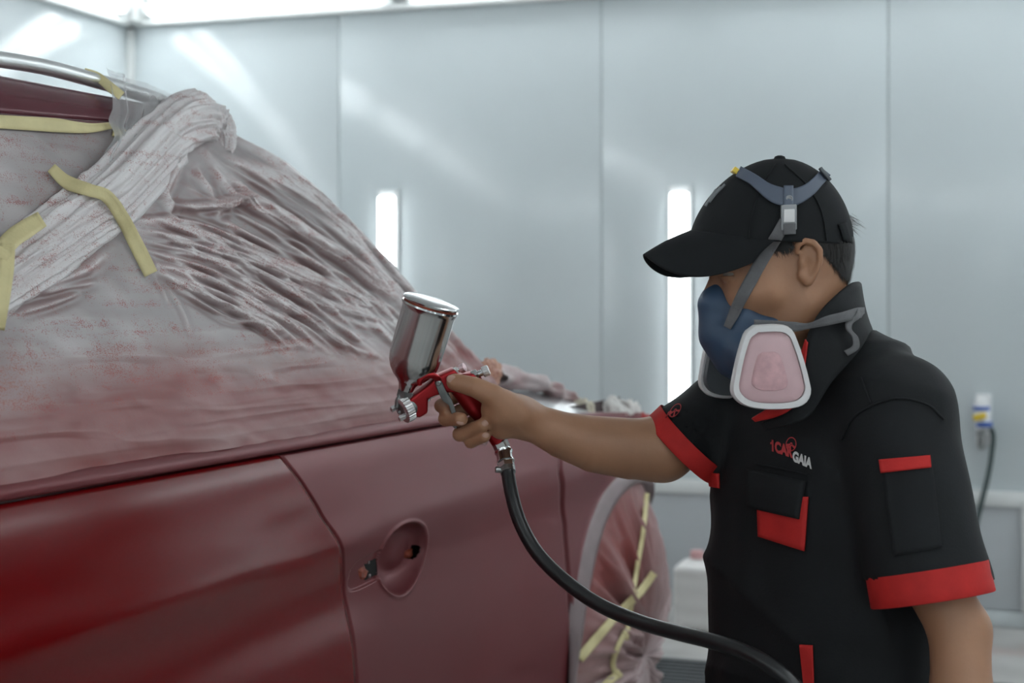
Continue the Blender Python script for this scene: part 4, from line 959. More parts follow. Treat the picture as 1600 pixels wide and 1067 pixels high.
def PF(x, y, lat=0.0): return np.array([(x - 1228) * HS, -lat, -(y - 385) * HS])
def HW(V): return HC + np.asarray(V) @ HR.T
RT = lambda a: np.array(Matrix.Rotation(math.radians(a), 3, 'Y'))
def d_head(p):
    q = p.copy(); q[..., 1] = -np.abs(q[..., 1])
    d = d_ell(q, PF(1222, 350), (0.0935, 0.073, 0.083))
    d = smin(d, d_ell(q, PF(1262, 395), (0.062, 0.064, 0.058)), 0.03)
    d = smin(d, d_ell(q, PF(1172, 425), (0.050, 0.058, 0.072)), 0.03)
    d = smin(d, d_ell(q, PF(1205, 455), (0.060, 0.062, 0.062)), 0.03)
    d = smin(d, d_chain(q, [PF(1235, 478, 0.050), PF(1215, 515, 0.046), PF(1168, 560, 0.018)], [0.018, 0.018, 0.020]), 0.03)
    d = smin(d, d_ell(q, PF(1160, 520), (0.036, 0.040, 0.050)), 0.025)
    d = smin(d, d_cone(q, PF(1152, 462, 0.036), PF(1185, 455, 0.052), 0.020, 0.016), 0.02)       # cheekbone
    d = smin(d, d_cone(q, PF(1128, 404, 0.008), PF(1136, 405, 0.040), 0.012, 0.012), 0.015)      # brow
    d = smin(d, d_chain(q, [PF(1122, 420), PF(1110, 455), PF(1104, 470)], [0.008, 0.011, 0.013]), 0.012)
    d = smax(d, -d_ell(q, PF(1117, 429, 0.033), (0.011, 0.015, 0.009)), 0.010)
    d = smin(d, np.maximum(d_ell(q, PF(1129, 429, 0.033), (0.0145, 0.0150, 0.0125)), -(np.abs(q[..., 2] - PF(1129, 429)[2]) - 0.0022)), 0.004)
    d = smin(d, d_chain(q, [PF(1252, 440), PF(1272, 500), PF(1300, 600), PF(1312, 680)], [0.056, 0.055, 0.060, 0.075]), 0.035)
    # ear: plate, rim, lobe, hollow
    ear = d_ell(q, PF(1240, 408, 0.0775), (0.0150, 0.0055, 0.030), RT(-10) @ np.array(Matrix.Rotation(math.radians(16), 3, 'Z')))
    ear = smin(ear, d_chain(q, [PF(1221, 397, .074), PF(1221, 386, .079), PF(1230, 379, .083), PF(1243, 382, .087), PF(1252, 393, .090), PF(1253, 410, .089), PF(1249, 424, .086), PF(1243, 436, .081)], [.0030, .0042, .0045, .0045, .0043, .0040, .0038, .0042]), 0.005)
    ear = smin(ear, d_chain(q, [PF(1231, 432, .074), PF(1238, 441, .077)], [.0065, .0065]), 0.006)
    ear = smax(ear, -d_ell(q, PF(1235, 416, .086), (0.0062, 0.0085, 0.0110)), 0.004)
    ear = smax(ear, -d_chain(q, [PF(1229, 391, .089), PF(1240, 393, .093), PF(1244, 406, .093)], [.0028, .003, .0026]), 0.003)
    ear = smin(ear, d_ell(q, PF(1229, 414, .076), (0.0042, 0.0055, 0.0062)), 0.004)
    return smin(d, ear, 0.006)
Vh1, Qh1 = nets(d_head, (-0.135, -0.105, -0.25), (0.135, 0.105, 0.10), 0.0024); Vh1 = relax(Vh1, Qh1, 1, 0.4)
headW = HW(Vh1)
# right arm and the hand round the gun
def pz(*a): return [P(*q) for q in a]
FING = {  # knuckle on the far side, bend at the front of the grip, tip on the near side
 'index': (pz((754, 606, 2.318), (704, 622, 2.320), (689, 634, 2.300), (699, 643, 2.280)), [.0110, .0100, .0095, .0088]),
 'middle': (pz((762, 622, 2.322), (708, 648, 2.322), (697, 654, 2.290), (720, 655, 2.258)), [.0115, .0108, .0110, .0104]),
 'ring': (pz((770, 640, 2.322), (722, 672, 2.320), (719, 678, 2.286), (754, 664, 2.257)), [.0115, .0105, .0108, .0100]),
 'little': (pz((778, 656, 2.318), (738, 688, 2.312), (736, 690, 2.284), (757, 682, 2.262)), [.0100, .0092, .0094, .0088]),
}
def d_rarm(p):
    d = d_chain(p, pz((782, 640, 2.262), (812, 650, 2.272)), [0.029, 0.026])
    d = smin(d, d_chain(p, pz((772, 628, 2.300), (812, 648, 2.290)), [0.022, 0.024]), 0.018)
    d = smin(d, d_chain(p, pz((780, 655, 2.300), (812, 655, 2.290)), [0.021, 0.023]), 0.018)
    d = smin(d, d_ell(p, P(784, 670, 2.272), (0.018, 0.018, 0.016)), 0.012)
    d = smin(d, d_chain(p, pz((806, 648, 2.282), (838, 662, 2.290), (880, 680, 2.300), (930, 694, 2.306), (985, 701, 2.312), (1035, 702, 2.318)), [0.0255, 0.0285, 0.0350, 0.0425, 0.0460, 0.0450]), 0.016)
    d = smin(d, d_cone(p, P(1035, 702, 2.318), P(1130, 632, 2.39), 0.046, 0.052), 0.02)
    d = smin(d, d_chain(p, pz((806, 644, 2.258), (772, 619, 2.240), (742, 605, 2.242), (711, 597, 2.250)), [0.0215, 0.0170, 0.0150, 0.0128]), 0.012)
    f = None
    for pts, r in FING.values():
        e = d_chain(p, pts, r, 0.004); f = e if f is None else smin(f, e, 0.0022)
    return smin(d, f, 0.006)
V2, Q2 = nets(d_rarm, (-0.125, 2.205, 0.93), (0.36, 2.46, 1.165), 0.0025); V2 = relax(V2, Q2, 1, 0.4)
# left arm, hanging
LA = pz((1412, 660, 2.10), (1455, 900, 2.04), (1500, 985, 2.02), (1502, 1080, 1.99), (1488, 1200, 1.95), (1478, 1300, 1.92))
LH = LA[-1]; LFd = unit(LA[-1] - LA[-2])
def d_larm(p):
    d = d_chain(p, LA, [0.050, 0.041, 0.0395, 0.0385, 0.032, 0.025], 0.01)
    d = smin(d, d_ell(p, LH + LFd * 0.05, (0.022, 0.034, 0.046)), 0.02)
    f = None
    for i, (oy, ln) in enumerate(((-0.026, .062), (-0.009, .070), (0.009, .066), (0.026, .050))):
        b_ = LH + LFd * 0.085 + np.array([0, oy, 0]); m_ = b_ + LFd * ln * 0.55 + np.array([-0.006, 0, 0]); e_ = m_ + LFd * ln * 0.45 + np.array([-0.016, 0, 0])
        e = d_chain(p, [b_, m_, e_], [.0092, .0088, .0076]); f = e if f is None else np.minimum(f, e)
    tb = LH + LFd * 0.03 + np.array([-0.012, -0.03, 0]); f = np.minimum(f, d_chain(p, [tb, tb + np.array([-0.022, -0.010, -0.035]), tb + np.array([-0.032, -0.006, -0.062])], [.012, .0105, .0085]))
    return smin(d, f, 0.006)
V3, Q3 = nets(d_larm, (0.42, 1.84, 0.38), (0.66, 2.18, 1.16), 0.0048); V3 = relax(V3, Q3, 1, 0.4)
parts_ = [(headW, Qh1), (V2, Q2), (V3, Q3)]; off_ = 0; VV_ = []; QQ_ = []
for v_, q__ in parts_: VV_.append(v_); QQ_.append(q__ + off_); off_ += len(v_)
pbody = big_mesh('body', np.concatenate(VV_), np.concatenate(QQ_), M_skin, person)
B_body = bvh_of(pbody); 
_hd = bpy.data.meshes.new('tmp'); B_head = BVHTree.FromPolygons([Vector(v) for v in headW], [tuple(map(int, q)) for q in Qh1]); bpy.data.meshes.remove(_hd)
# eyes
M_eye = mat('eye_white', (0.30, 0.27, 0.24), 0.2, var=0.03); M_iris = mat('dark_iris', (0.02, 0.012, 0.008), 0.1)
for sg in (1, -1):
    c = PF(1132, 429, 0.0325 * sg); bm = bmesh.new(); bmesh.ops.create_uvsphere(bm, u_segments=20, v_segments=14, radius=0.0118)
    me = bpy.data.meshes.new('eyeball'); bm.to_mesh(me); bm.free(); e_ = link('eyeball', me, M_eye, None); e_.location = tuple(HW(c)); e_.parent = person; bpy.context.view_layer.update(); e_.matrix_parent_inverse = person.matrix_world.inverted()
    lathe('iris', HW(c + np.array([-0.0112, 0, 0])), HR @ np.array([-1.0, 0, 0]), [(0, 0.0055), (0.0008, 0.005), (0.0014, 0.002)], M_iris, e_, 16)
# nails
def nail(px, py, Z, rx, rz, tilt, nm='fingernail'):
    bm = bmesh.new(); bmesh.ops.create_uvsphere(bm, u_segments=18, v_segments=12, radius=1.0); a = math.radians(tilt)
    c = P(px, py, Z); ex = np.array([math.cos(a), 0, math.sin(a)]); ez = np.array([-math.sin(a), 0, math.cos(a)])
    for v in bm.verts: v.co = Vector(c + ex * v.co.x * rx + ez * v.co.z * rz + np.array([0, 1, 0]) * v.co.y * 0.0022)
    me = bpy.data.meshes.new(nm); bm.to_mesh(me); bm.free(); return link(nm, me, M_nail, person)
def nail_on(px, py, rx, rz, tilt):
    q, n_ = hit(B_body, px, py); nail(px, py, float(q[1]) + 0.0006, rx, rz, tilt)
nail_on(705, 592, 0.0072, 0.0062, 12); nail_on(758, 661, 0.0062, 0.0048, 35); nail_on(759, 680, 0.0055, 0.0042, 15); nail_on(719, 661, 0.0060, 0.0030, -10)
# ------------------------------------------------------------------ shirt
TZs = np.array([1.25 - (y - 460) / F * 2.25 for y in (1240, 1100, 1000, 900, 800, 700, 640, 600, 560)])
TCX = np.array([(x - 800) / F * 2.25 for x in (1300, 1300, 1296, 1291, 1294, 1298, 1300, 1306, 1314)])
TRL = np.array([.180, .188, .188, .186, .182, .180, .170, .140, .095]); TRF = np.array([.130, .136, .136, .134, .129, .123, .112, .096, .078])
TCY = np.array([2.25, 2.25, 2.25, 2.25, 2.25, 2.255, 2.26, 2.26, 2.265])
def d_torso(p):
    z = p[..., 2]; cx = np.interp(z, TZs, TCX); cy = np.interp(z, TZs, TCY); rl = np.interp(z, TZs, TRL); rf = np.interp(z, TZs, TRF)
    dx = p[..., 0] - cx; dy = p[..., 1] - cy; l = dx * TL[0] + dy * TL[1]; f = dx * TF[0] + dy * TF[1]
    k = (np.abs(l / rl) ** 2.4 + np.abs(f / rf) ** 2.4) ** (1 / 2.4)
    d = (k - 1) * np.minimum(rl, rf)
    return np.maximum(np.maximum(d, 0.57 - z), z - 1.165)
SL = pz((1398, 655, 2.115), (1456, 932, 2.035)); SRr = pz((1180, 628, 2.40), (1062, 697, 2.325))
LHEM = unit(P(1460, 980, 2.03) - P(1452, 880, 2.045)); LHC = P(1454, 902, 2.040)
RHEM = unit(np.array([-0.70, 0.12, -0.70])); RHC = P(1078, 685, 2.33)
def d_shirt(p):
    w = 0.0040 * vnoise(p * np.array([9, 9, 5]) + 3) + 0.0022 * vnoise(p * np.array([26, 26, 13]) + 8)
    rid = (1 - np.abs(vnoise(p @ np.array([[6, 2, 1], [3, 6, 1], [5, -3, 7]]).astype(np.float32) + 2))) ** 3 * 0.008
    d = d_torso(p)
    d = smin(d, d_cone(p, P(1312, 560, 2.255), P(1398, 645, 2.125), 0.054, 0.073), 0.04)
    d = smin(d, d_cone(p, P(1300, 580, 2.28), P(1185, 625, 2.39), 0.052, 0.066), 0.04)
    ls = d_cone(p, SL[0], P(1458, 960, 2.027), 0.073, 0.080)
    ls = np.maximum(ls, (p - LHC.astype(np.float32)) @ LHEM.astype(np.float32))
    rs = d_cone(p, SRr[0], P(1040, 712, 2.31), 0.074, 0.060); rs = np.maximum(rs, (p - RHC.astype(np.float32)) @ RHEM.astype(np.float32))
    d = smin(d, ls, 0.022); d = smin(d, rs, 0.03)
    d = d + w - rid
    li = d_cone(p, P(1450, 880, 2.05), P(1466, 1010, 2.012), 0.066, 0.072); d = np.maximum(d, -li)
    ri = d_cone(p, P(1095, 675, 2.345), P(1020, 725, 2.30), 0.053, 0.055); d = np.maximum(d, -ri)
    return d
V4, Q4 = nets(d_shirt, (0.20, 1.92, 0.55), (0.72, 2.52, 1.20), 0.0050); V4 = relax(V4, Q4, 2, 0.5)
shirt = big_mesh('shirt', V4, Q4, M_cloth, person)
B_sh = bvh_of(shirt)
def cuff(c, ax, e1, e2, r1, r2, h, nm='cuff', th=0.003, flare=0.0, jag=0.0):
    a = np.linspace(0, 2 * np.pi, 96, endpoint=False); V = []
    rows = [(-h, 1.0), (-h * .66, 1.004), (-h * .33, 1.008 + flare * .5), (0, 1.012 + flare), (0.001, 1.0 + flare), (-h * .3, 0.96), (-h, 0.955)]
    for t, k in rows:
        w = 1 + jag * np.sin(a * 3 + 1) 
        V.append(c + ax * t + k * w[:, None] * (np.cos(a)[:, None] * e1 * r1 + np.sin(a)[:, None] * e2 * r2))
    return big_mesh(nm, np.concatenate(V), grid_quads(len(rows), 96, True), M_red, shirt)
he1 = unit(P(1548, 921, 2.035) - P(1365, 950, 2.035)); he1 = unit(he1); he2 = unit(np.cross(LHEM, he1))
cuff(P(1456.5, 936, 2.035), unit(np.cross(he1, he2)) * (1 if np.dot(np.cross(he1, he2), LHEM) > 0 else -1), he1, he2, 0.0805, 0.0830, 0.040, jag=0.008)
re1 = unit(P(1108, 751, 2.325) - P(1012, 656, 2.325)); re2 = unit(np.cross(RHEM, re1)); ra_ = unit(np.cross(re1, re2)); ra_ = ra_ if np.dot(ra_, RHEM) > 0 else -ra_
cuff(P(1060, 703, 2.325), ra_, re1, re2, 0.0670, 0.070, 0.029)
# collar
cA = pz((1308, 470, 2.315), (1334, 456, 2.285), (1344, 446, 2.235), (1334, 441, 2.176), (1306, 462, 2.132), (1278, 492, 2.116), (1262, 524, 2.108), (1257, 556, 2.104), (1252, 604, 2.100), (1234, 638, 2.100), (1190, 660, 2.140))
cB = pz((1300, 590, 2.345), (1346, 560, 2.31), (1360, 520, 2.24), (1358, 520, 2.155), (1342, 548, 2.112), (1318, 576, 2.098), (1296, 602, 2.092), (1280, 628, 2.090), (1264, 650, 2.090), (1240, 662, 2.096), (1196, 672, 2.140))
ribbon3('collar', cA, cB, M_cloth, shirt, 0.005, 70, 8)
lA = pz((1258, 530, 2.110), (1249, 556, 2.108), (1238, 590, 2.106), (1222, 616, 2.106), (1200, 636, 2.115), (1174, 653, 2.142))
lB = pz((1261, 535, 2.106), (1257, 570, 2.101), (1252, 606, 2.098), (1242, 632, 2.097), (1220, 648, 2.104), (1180, 658, 2.142))
ribbon3('collar_lining', [q - np.array([0, .004, 0]) for q in lA], [q - np.array([0, .004, 0]) for q in lB], M_red, shirt, 0.003, 40, 5)
# pockets, tabs, stripes: cloth pieces sewn on
patch('chest_pocket', B_sh, quad_px((1183, 776), (1263, 776), (1257, 861), (1185, 838)), M_red, shirt, 0.007, 0.004, 2)
patch('pocket_flap', B_sh, quad_px((1166, 732), (1258, 752), (1249, 811), (1168, 792)), M_cloth, shirt, 0.011, 0.007, 3)
patch('far_pocket', B_sh, quad_px((1105, 738), (1124, 740), (1124, 763), (1109, 760), 6, 6), M_red, shirt, 0.004, 0.003, 2)
patch('lower_stripe', B_sh, quad_px((1249, 1007), (1270, 1008), (1272, 1075), (1256, 1075)), M_red, shirt, 0.005, 0.003, 2)
patch('sleeve_pocket', B_sh, quad_px((1376, 722), (1456, 716), (1472, 856), (1396, 868), 20, 12), M_cloth, shirt, 0.003, 0.002, 2)
patch('sleeve_tab', B_sh, quad_px((1373, 718), (1453, 711), (1455, 730), (1376, 739), 8, 16), M_red, shirt, 0.0065, 0.003, 2)
def seam_line(pts, w=3.0): patch('seam', B_sh, ribbon_px(pts, w, 40, 3), M_cloth, shirt, 0.0025, 0.002, 1)
seam_line([(1312, 690), (1330, 655), (1365, 632), (1405, 622), (1450, 632), (1475, 655)])
seam_line([(1345, 590), (1360, 630)]); seam_line([(1262, 742), (1220, 732), (1180, 724)], 2.5)
# writing
M_white = mat('white_print', (0.62, 0.62, 0.61), 0.6, var=0.04); M_redp = mat('red_print', (0.46, 0.035, 0.04), 0.6, var=0.05)
def lettering(name, text, o_, ex, ey, m, size=1.0, bold=0.035, off=0.0035):
    cu = bpy.data.curves.new(name, 'FONT'); cu.body = text; cu.size = size; cu.offset = bold; cu.resolution_u = 4
    t = bpy.data.objects.new(name, cu); COL.objects.link(t); bpy.context.view_layer.update()
    me = bpy.data.meshes.new_from_object(t.evaluated_get(bpy.context.evaluated_depsgraph_get()))
    bpy.data.objects.remove(t); bpy.data.curves.remove(cu)
    return lay(name, me, o_, ex, ey, m, off)
def lay(name, me, o_, ex, ey, m, off):
    """put a flat drawing (unit plane) on the cloth: o_ + x*ex + y*ey in the picture"""
    bm = bmesh.new(); bm.from_mesh(me); bmesh.ops.triangulate(bm, faces=bm.faces); bmesh.ops.subdivide_edges(bm, edges=bm.edges[:], cuts=1)
    for v in bm.verts:
        x = o_[0] + v.co.x * ex[0] + v.co.y * ey[0]; y = o_[1] + v.co.x * ex[1] + v.co.y * ey[1]
        q, n_ = hit(B_sh, x, y)
        v.co = Vector(P(x, y, (q[1] if q is not None else 2.1) - off))
    bm.to_mesh(me); bm.free(); me.materials.clear(); return link(name, me, m, shirt, False)
lettering('red_lettering', '1CAR', (1204, 703), (13.6, 4.6), (-0.5, -23), M_redp, 1.0, 0.055)
lettering('white_lettering', 'GAIA', (1238, 719), (12.6, 5.4), (1.5, -21), M_white, 1.0, 0.055)
_f = bpy.data.meshes.new('one_flag'); _f.from_pydata([(0, 0, 0), (0.16, 0.10, 0), (0.16, -0.06, 0), (0, -0.14, 0)], [], [(0, 1, 2, 3)]); lay('red_lettering', _f, (1203.5, 691), (22, 4.6), (-0.5, -23), M_redp, 0.0035)
def wheel_mark(name, o_, ex, ey, m):
    bm = bmesh.new()
    def ring(r0, r1, n=28):
        a = [bm.verts.new((r0 * math.cos(2 * math.pi * i / n), r0 * math.sin(2 * math.pi * i / n), 0)) for i in range(n)]
        b = [bm.verts.new((r1 * math.cos(2 * math.pi * i / n), r1 * math.sin(2 * math.pi * i / n), 0)) for i in range(n)]
        for i in range(n): bm.faces.new((a[i], a[(i + 1) % n], b[(i + 1) % n], b[i]))
    ring(0.86, 1.0); ring(0.10, 0.26)
    for a in (200, 340, 270):
        a = math.radians(a); c, s = math.cos(a), math.sin(a); w = 0.11
        bm.faces.new([bm.verts.new((c * r - s * k, s * r + c * k, 0)) for r, k in ((0.22, -w), (0.9, -w * 1.5), (0.9, w * 1.5), (0.22, w))])
    me = bpy.data.meshes.new(name); bm.to_mesh(me); bm.free(); return lay(name, me, o_, ex, ey, m, 0.0045)
wheel_mark('steering_wheel_mark', (1236, 694), (8, 2.5), (2.5, -11), M_redp)
wheel_mark('steering_wheel_mark', (1055, 641), (9, -3), (3, -10.5), M_redp)
lettering('sleeve_lettering', 'R', (1039, 653), (15, -6), (6, -13), M_redp, 1.0, 0.03)
# ------------------------------------------------------------------ trousers and shoes (knees bent)
def leg_pts(sg):
    h = HIP + TL * 0.095 * sg; k = h + TF * 0.34 + TL * 0.05 * sg; k[2] = 0.46; a = h + TF * 0.12 + TL * 0.05 * sg; a[2] = 0.10
    return h, k, a
def d_tr(p):
    d = d_ell(p, HIP + UP * 0.02, (0.165, 0.165, 0.12))
    for sg in (1, -1):
        h, k, a = leg_pts(sg); d = smin(d, d_chain(p, [h, k, a - UP * 0.03], [0.088, 0.066, 0.062], 0.03), 0.03)
        d = np.maximum(d, 0.055 - p[..., 2])
    return d + 0.004 * vnoise(p * 14)
lo = np.array([HIP[0] - .62, HIP[1] - .55, 0.03]); hi = np.array([HIP[0] + .32, HIP[1] + .32, .76])
V5, Q5 = nets(d_tr, lo, hi, 0.011); V5 = relax(V5, Q5, 2)
big_mesh('trousers', V5, Q5, M_trous, person)
for sg in (1, -1):
    h, k, a = leg_pts(sg)
    def d_sh(p, a=a):
        d = smin(d_cone(p, a - UP * .06 - TF * .03, a - UP * .06 + TF * .15, .042, .036), d_cone(p, a - UP * .05, a + UP * .01, .045, .045), .02)
        return np.maximum(d, 0.002 - p[..., 2])
    V6, Q6 = nets(d_sh, a - np.array([.24, .24, .11]), a + np.array([.16, .16, .07]), 0.008); big_mesh('shoe', relax(V6, Q6, 1), Q6, M_shoe, person)
# ------------------------------------------------------------------ hair
HREG = [[(1250, 372), (1334, 372), (1338, 405), (1336, 436), (1318, 440), (1298, 430), (1280, 414), (1266, 400), (1256, 392)],
        [(1160, 370), (1214, 370), (1215, 388), (1200, 396), (1186, 392), (1176, 384)]]
sidep = np.stack([1228 + Vh1[:, 0] / HS, 385 - Vh1[:, 2] / HS], 1)
fc = sidep[Qh1].mean(1); lat = np.abs(Vh1[:, 1])[Qh1].mean(1)
keep = (in_poly(fc, HREG[0]) & ((lat < 0.0765) | (fc[:, 0] > 1262))) | (in_poly(fc, HREG[1]) & (lat > 0.03))
Qk = Qh1[keep]; ids_, inv = np.unique(Qk, return_inverse=True); Vk_ = Vh1[ids_]
cdir = Vk_ - PF(1232, 370); cdir[:, 2] *= 0.4; cdir /= np.linalg.norm(cdir, axis=1)[:, None]
hv_ = HW(Vk_ + cdir * 0.0016); hq = inv.reshape(-1, 4)
cen_ = Vh1[Qk].mean(1); nst = 9000; pick = RNG.integers(0, len(Qk), nst)
SV = []; SQ = []
for i in pick:
    b_ = cen_[i] + RNG.normal(0, 0.0012, 3); n_ = unit((b_ - PF(1232, 370)) * np.array([1, 1, .4])); ln = RNG.uniform(.006, .012)
    dr = unit(np.array([0.35, 0, -1.0]) + RNG.normal(0, .18, 3)); dr = unit(dr - n_ * np.dot(dr, n_) + n_ * 0.16); sd__ = unit(np.cross(dr, n_)) * 0.00035
    k0 = len(SV); SV += [b_ + sd__ + n_ * .001, b_ - sd__ + n_ * .001, b_ + dr * ln * .6 - sd__ * .7 + n_ * .001, b_ + dr * ln * .6 + sd__ * .7 + n_ * .001, b_ + dr * ln + sd__ * .1, b_ + dr * ln - sd__ * .1]
    SQ += [(k0, k0 + 1, k0 + 2, k0 + 3), (k0 + 3, k0 + 2, k0 + 5, k0 + 4)]
for i in range(260):   # tuft through the cap's back opening
    b_ = PF(1318 + RNG.uniform(-4, 6), 348 + RNG.uniform(-14, 10), RNG.uniform(-.028, .032)); dr = unit(np.array([0.8, RNG.normal(0, .2), -0.55 + RNG.normal(0, .3)])); ln = RNG.uniform(.012, .026); s_ = np.array([0, .0004, .0003])
    k0 = len(SV); SV += [b_ + s_, b_ - s_, b_ + dr * ln * .6 - s_ * .8, b_ + dr * ln * .6 + s_ * .8, b_ + dr * ln + s_ * .1 - UP * .002, b_ + dr * ln - s_ * .1 - UP * .002]
    SQ += [(k0, k0 + 1, k0 + 2, k0 + 3), (k0 + 3, k0 + 2, k0 + 5, k0 + 4)]
big_mesh('hair', np.concatenate([hv_, HW(np.array(SV))]), np.concatenate([hq, np.array(SQ) + len(hv_)]), M_hair, person)
# ------------------------------------------------------------------ cap
M_cap = mat('black_cap_cloth', (0.0062, 0.0078, 0.0092), 0.8, var=0.15, scale=20, bump=0.08, bscale=350, spec=0.3)
M_grey_e = mat('grey_embroidery', (0.16, 0.17, 0.18), 0.7)
cap = empty('baseball_cap', tuple(HW(PF(1215, 378))), 'black baseball cap with long curved peak on the painter\'s head', 'cap')
nA, nH = 120, 40; az = np.linspace(0, 2 * np.pi, nA, endpoint=False); hh = np.linspace(0, 1, nH)
Vc = []
for h in hh:
    r = (1 - h ** 1.75) ** 0.52 if h < 1 else 0.0
    cxp = 1206 + 12 * h; fx = np.cos(az); ly = np.sin(az)
    hl = np.where(fx < 0, 126 - 0 * h, 127)
    x = cxp + fx * hl * r * (1 + 0.03 * (fx < 0) * (1 - h)); lat = ly * 0.0870 * (r ** 0.92 if r > 0 else 0)
    ybase = 381 - 9 * np.clip(-fx, 0, 1) ** 2 + 3 * np.clip(fx, 0, 1)
    y = ybase + (247 - ybase) * h
    Vc.append(np.stack([(x - 1228) * HS, -lat, -(y - 385) * HS], 1))
Vc = np.concatenate(Vc); Qc = grid_quads(nH, nA, True)
crown = big_mesh('crown', HW(Vc), Qc, M_cap, cap); md = crown.modifiers.new('thickness', 'SOLIDIFY'); md.thickness = 0.0022; md.offset = -1
lathe('button', HW(PF(1218, 249)), HR @ UP, [(-0.002, 0.008), (0.001, 0.0085), (0.004, 0.007), (0.0055, 0.003)], M_cap, cap, 24)
# peak
Vp = []; nB, nC = 61, 26
for t in np.linspace(-1, 1, nB):
    a = math.radians(80) * t
    rx = 1206 - 129 * math.cos(a); rl = 0.086 * math.sin(a); ry = 381 - 9 * math.cos(a) ** 2 - 10 * math.cos(a)
    ln = 74 * math.cos(a * 0.98) ** 0.55
    for s in np.linspace(0, 1, nC):
        x = rx - ln * s; lat = rl * (1 - 0.10 * s)
        y = ry + (ln * s) * 0.50 + 72 * (abs(math.sin(a)) ** 1.6) * max(math.cos(a), 0) ** 0.8 * s ** 0.85 - 3 * math.sin(np.pi * s)
        Vp.append(PF(x, y, lat))
peak = big_mesh('peak', HW(np.array(Vp)), grid_quads(nB, nC), M_cap, cap); md = peak.modifiers.new('thickness', 'SOLIDIFY'); md.thickness = 0.0035; md.offset = 0
bpy.context.view_layer.update()
B_cap = bvh_of(crown)
for x0, y0, x1, y1 in ((1126, 292, 1108, 316), (1119, 296, 1102, 322), (1133, 288, 1118, 303)):
    patch('embroidery', B_cap, ribbon_px([(x0, y0), ((x0 + x1) / 2, (y0 + y1) / 2), (x1, y1)], 3, 10, 3), M_grey_e, crown, 0.0025, 0.0015, 1)
def cseam(pts): patch('crown_seam', B_cap, ribbon_px(pts, 2.0, 30, 3), M_cap, crown, 0.002, 0.0015, 1)
cseam([(1212, 256), (1190, 290), (1176, 330), (1170, 374)]); cseam([(1226, 256), (1262, 290), (1284, 330), (1292, 376)])
patch('rear_strap', B_cap, ribbon_px([(1316, 348), (1322, 366), (1326, 384)], 13, 12, 4), M_cap, cap, 0.004, 0.003, 1)
# ------------------------------------------------------------------ respirator
M_mask = mat('blue_rubber', (0.030, 0.062, 0.115), 0.5, var=0.08, scale=20)
M_ring = mat('milky_retainer', (0.72, 0.71, 0.71), 0.35, var=0.04)
M_pad = mat('pink_filter_pad', (0.62, 0.38, 0.40), 0.6, var=0.12, scale=90, bump=0.12, bscale=200)
M_padd = mat('pale_pink_cover', (0.62, 0.42, 0.44), 0.3, var=0.05, scale=30)
M_cart = mat('grey_cartridge', (0.10, 0.11, 0.12), 0.5)
M_strap = mat('grey_elastic', (0.125, 0.125, 0.13), 0.8, var=0.1, scale=80, bump=0.2, bscale=500)
M_harn = mat('blue_grey_harness', (0.085, 0.105, 0.145), 0.55, var=0.06)
M_buck = mat('clear_grey_buckle', (0.30, 0.31, 0.32), 0.3)
resp = empty('respirator', tuple(HW(PF(1150, 520))), 'blue half-face respirator with pink filters strapped over the painter\'s face', 'respirator')
def d_mask(p):
    q = p.copy(); q[..., 1] = -np.abs(q[..., 1])
    d = d_chain(q, [PF(1119, 446), PF(1114, 476), PF(1128, 520), PF(1148, 556)], [0.011, 0.0195, 0.031, 0.032], 0.02)
    d = smin(d, d_cone(q, PF(1120, 470, .006), PF(1152, 486, .040), 0.015, 0.010), 0.015)
    d = smin(d, d_chain(q, [PF(1148, 500, .040), PF(1190, 508, .054), PF(1204, 530, .054), PF(1206, 556, .050), PF(1188, 580, .035), PF(1168, 588, .012)], [0.013, 0.012, 0.0115, 0.0115, 0.0125, 0.014]), 0.02)
    d = smin(d, d_ell(q, PF(1160, 540, .022), (0.040, 0.038, 0.042)), 0.02)
    d = smin(d, d_cone(q, PF(1150, 548, .045), PF(1160, 560, .078), 0.024, 0.022), 0.012)
    return d
V7, Q7 = nets(d_mask, (-0.14, -0.105, -0.21), (0.0, 0.105, -0.04), 0.0028); V7 = relax(V7, Q7, 2, .5)
fpiece = big_mesh('facepiece', HW(V7), Q7, M_mask, resp)
lathe('exhale_valve', HW(PF(1122, 548)), HR @ unit(np.array([-1, 0, -0.45])), [(0, 0.021), (0.008, 0.021), (0.011, 0.017), (0.012, 0.005)], M_mask, fpiece, 28)
# filters: rounded trapezoid plates facing outwards
TRAP = [(1146, 505), (1187, 505), (1201, 517), (1224, 598), (1220, 616), (1206, 626), (1166, 630), (1132, 625), (1116, 611), (1114, 594), (1132, 518)]
TRAP2 = spline(np.array(TRAP + TRAP[:1], float), 60)[:-1]; TC = TRAP2.mean(0)
def trap(name, k, l0, l1, m, parent, sg, dx=0, dy=0, dome=0.0, inner=None):
    """closed prism of the filter outline scaled by k between lateral distances l0 and l1"""
    rows = [(k * 0.97, l0), (k, l0 + 0.15 * (l1 - l0)), (k, l1 - 0.25 * (l1 - l0)), (k * 0.975, l1)]
    if inner: rows += [(inner, l1), (inner, l1 - 0.0035)]
    else: rows += [(k * 0.8, l1 + dome * .5), (k * 0.4, l1 + dome), (0.02, l1 + dome)]
    V = []
    for kk, l in rows:
        for x, y in TC + (TRAP2 - TC) * kk:
            lat = (l - (1165 - x) * 0.00022 * 1.2) * sg
            V.append(HW(PF(x + dx, y + dy, lat)))
    n = len(TRAP2); Q = [tuple(q) for q in grid_quads(len(rows), n, True)] + [tuple(range(n))]
    if not inner: Q.append(tuple(range((len(rows) - 1) * n, len(rows) * n)))
    return auto(mesh(name, np.array(V), Q, m, parent), 50)
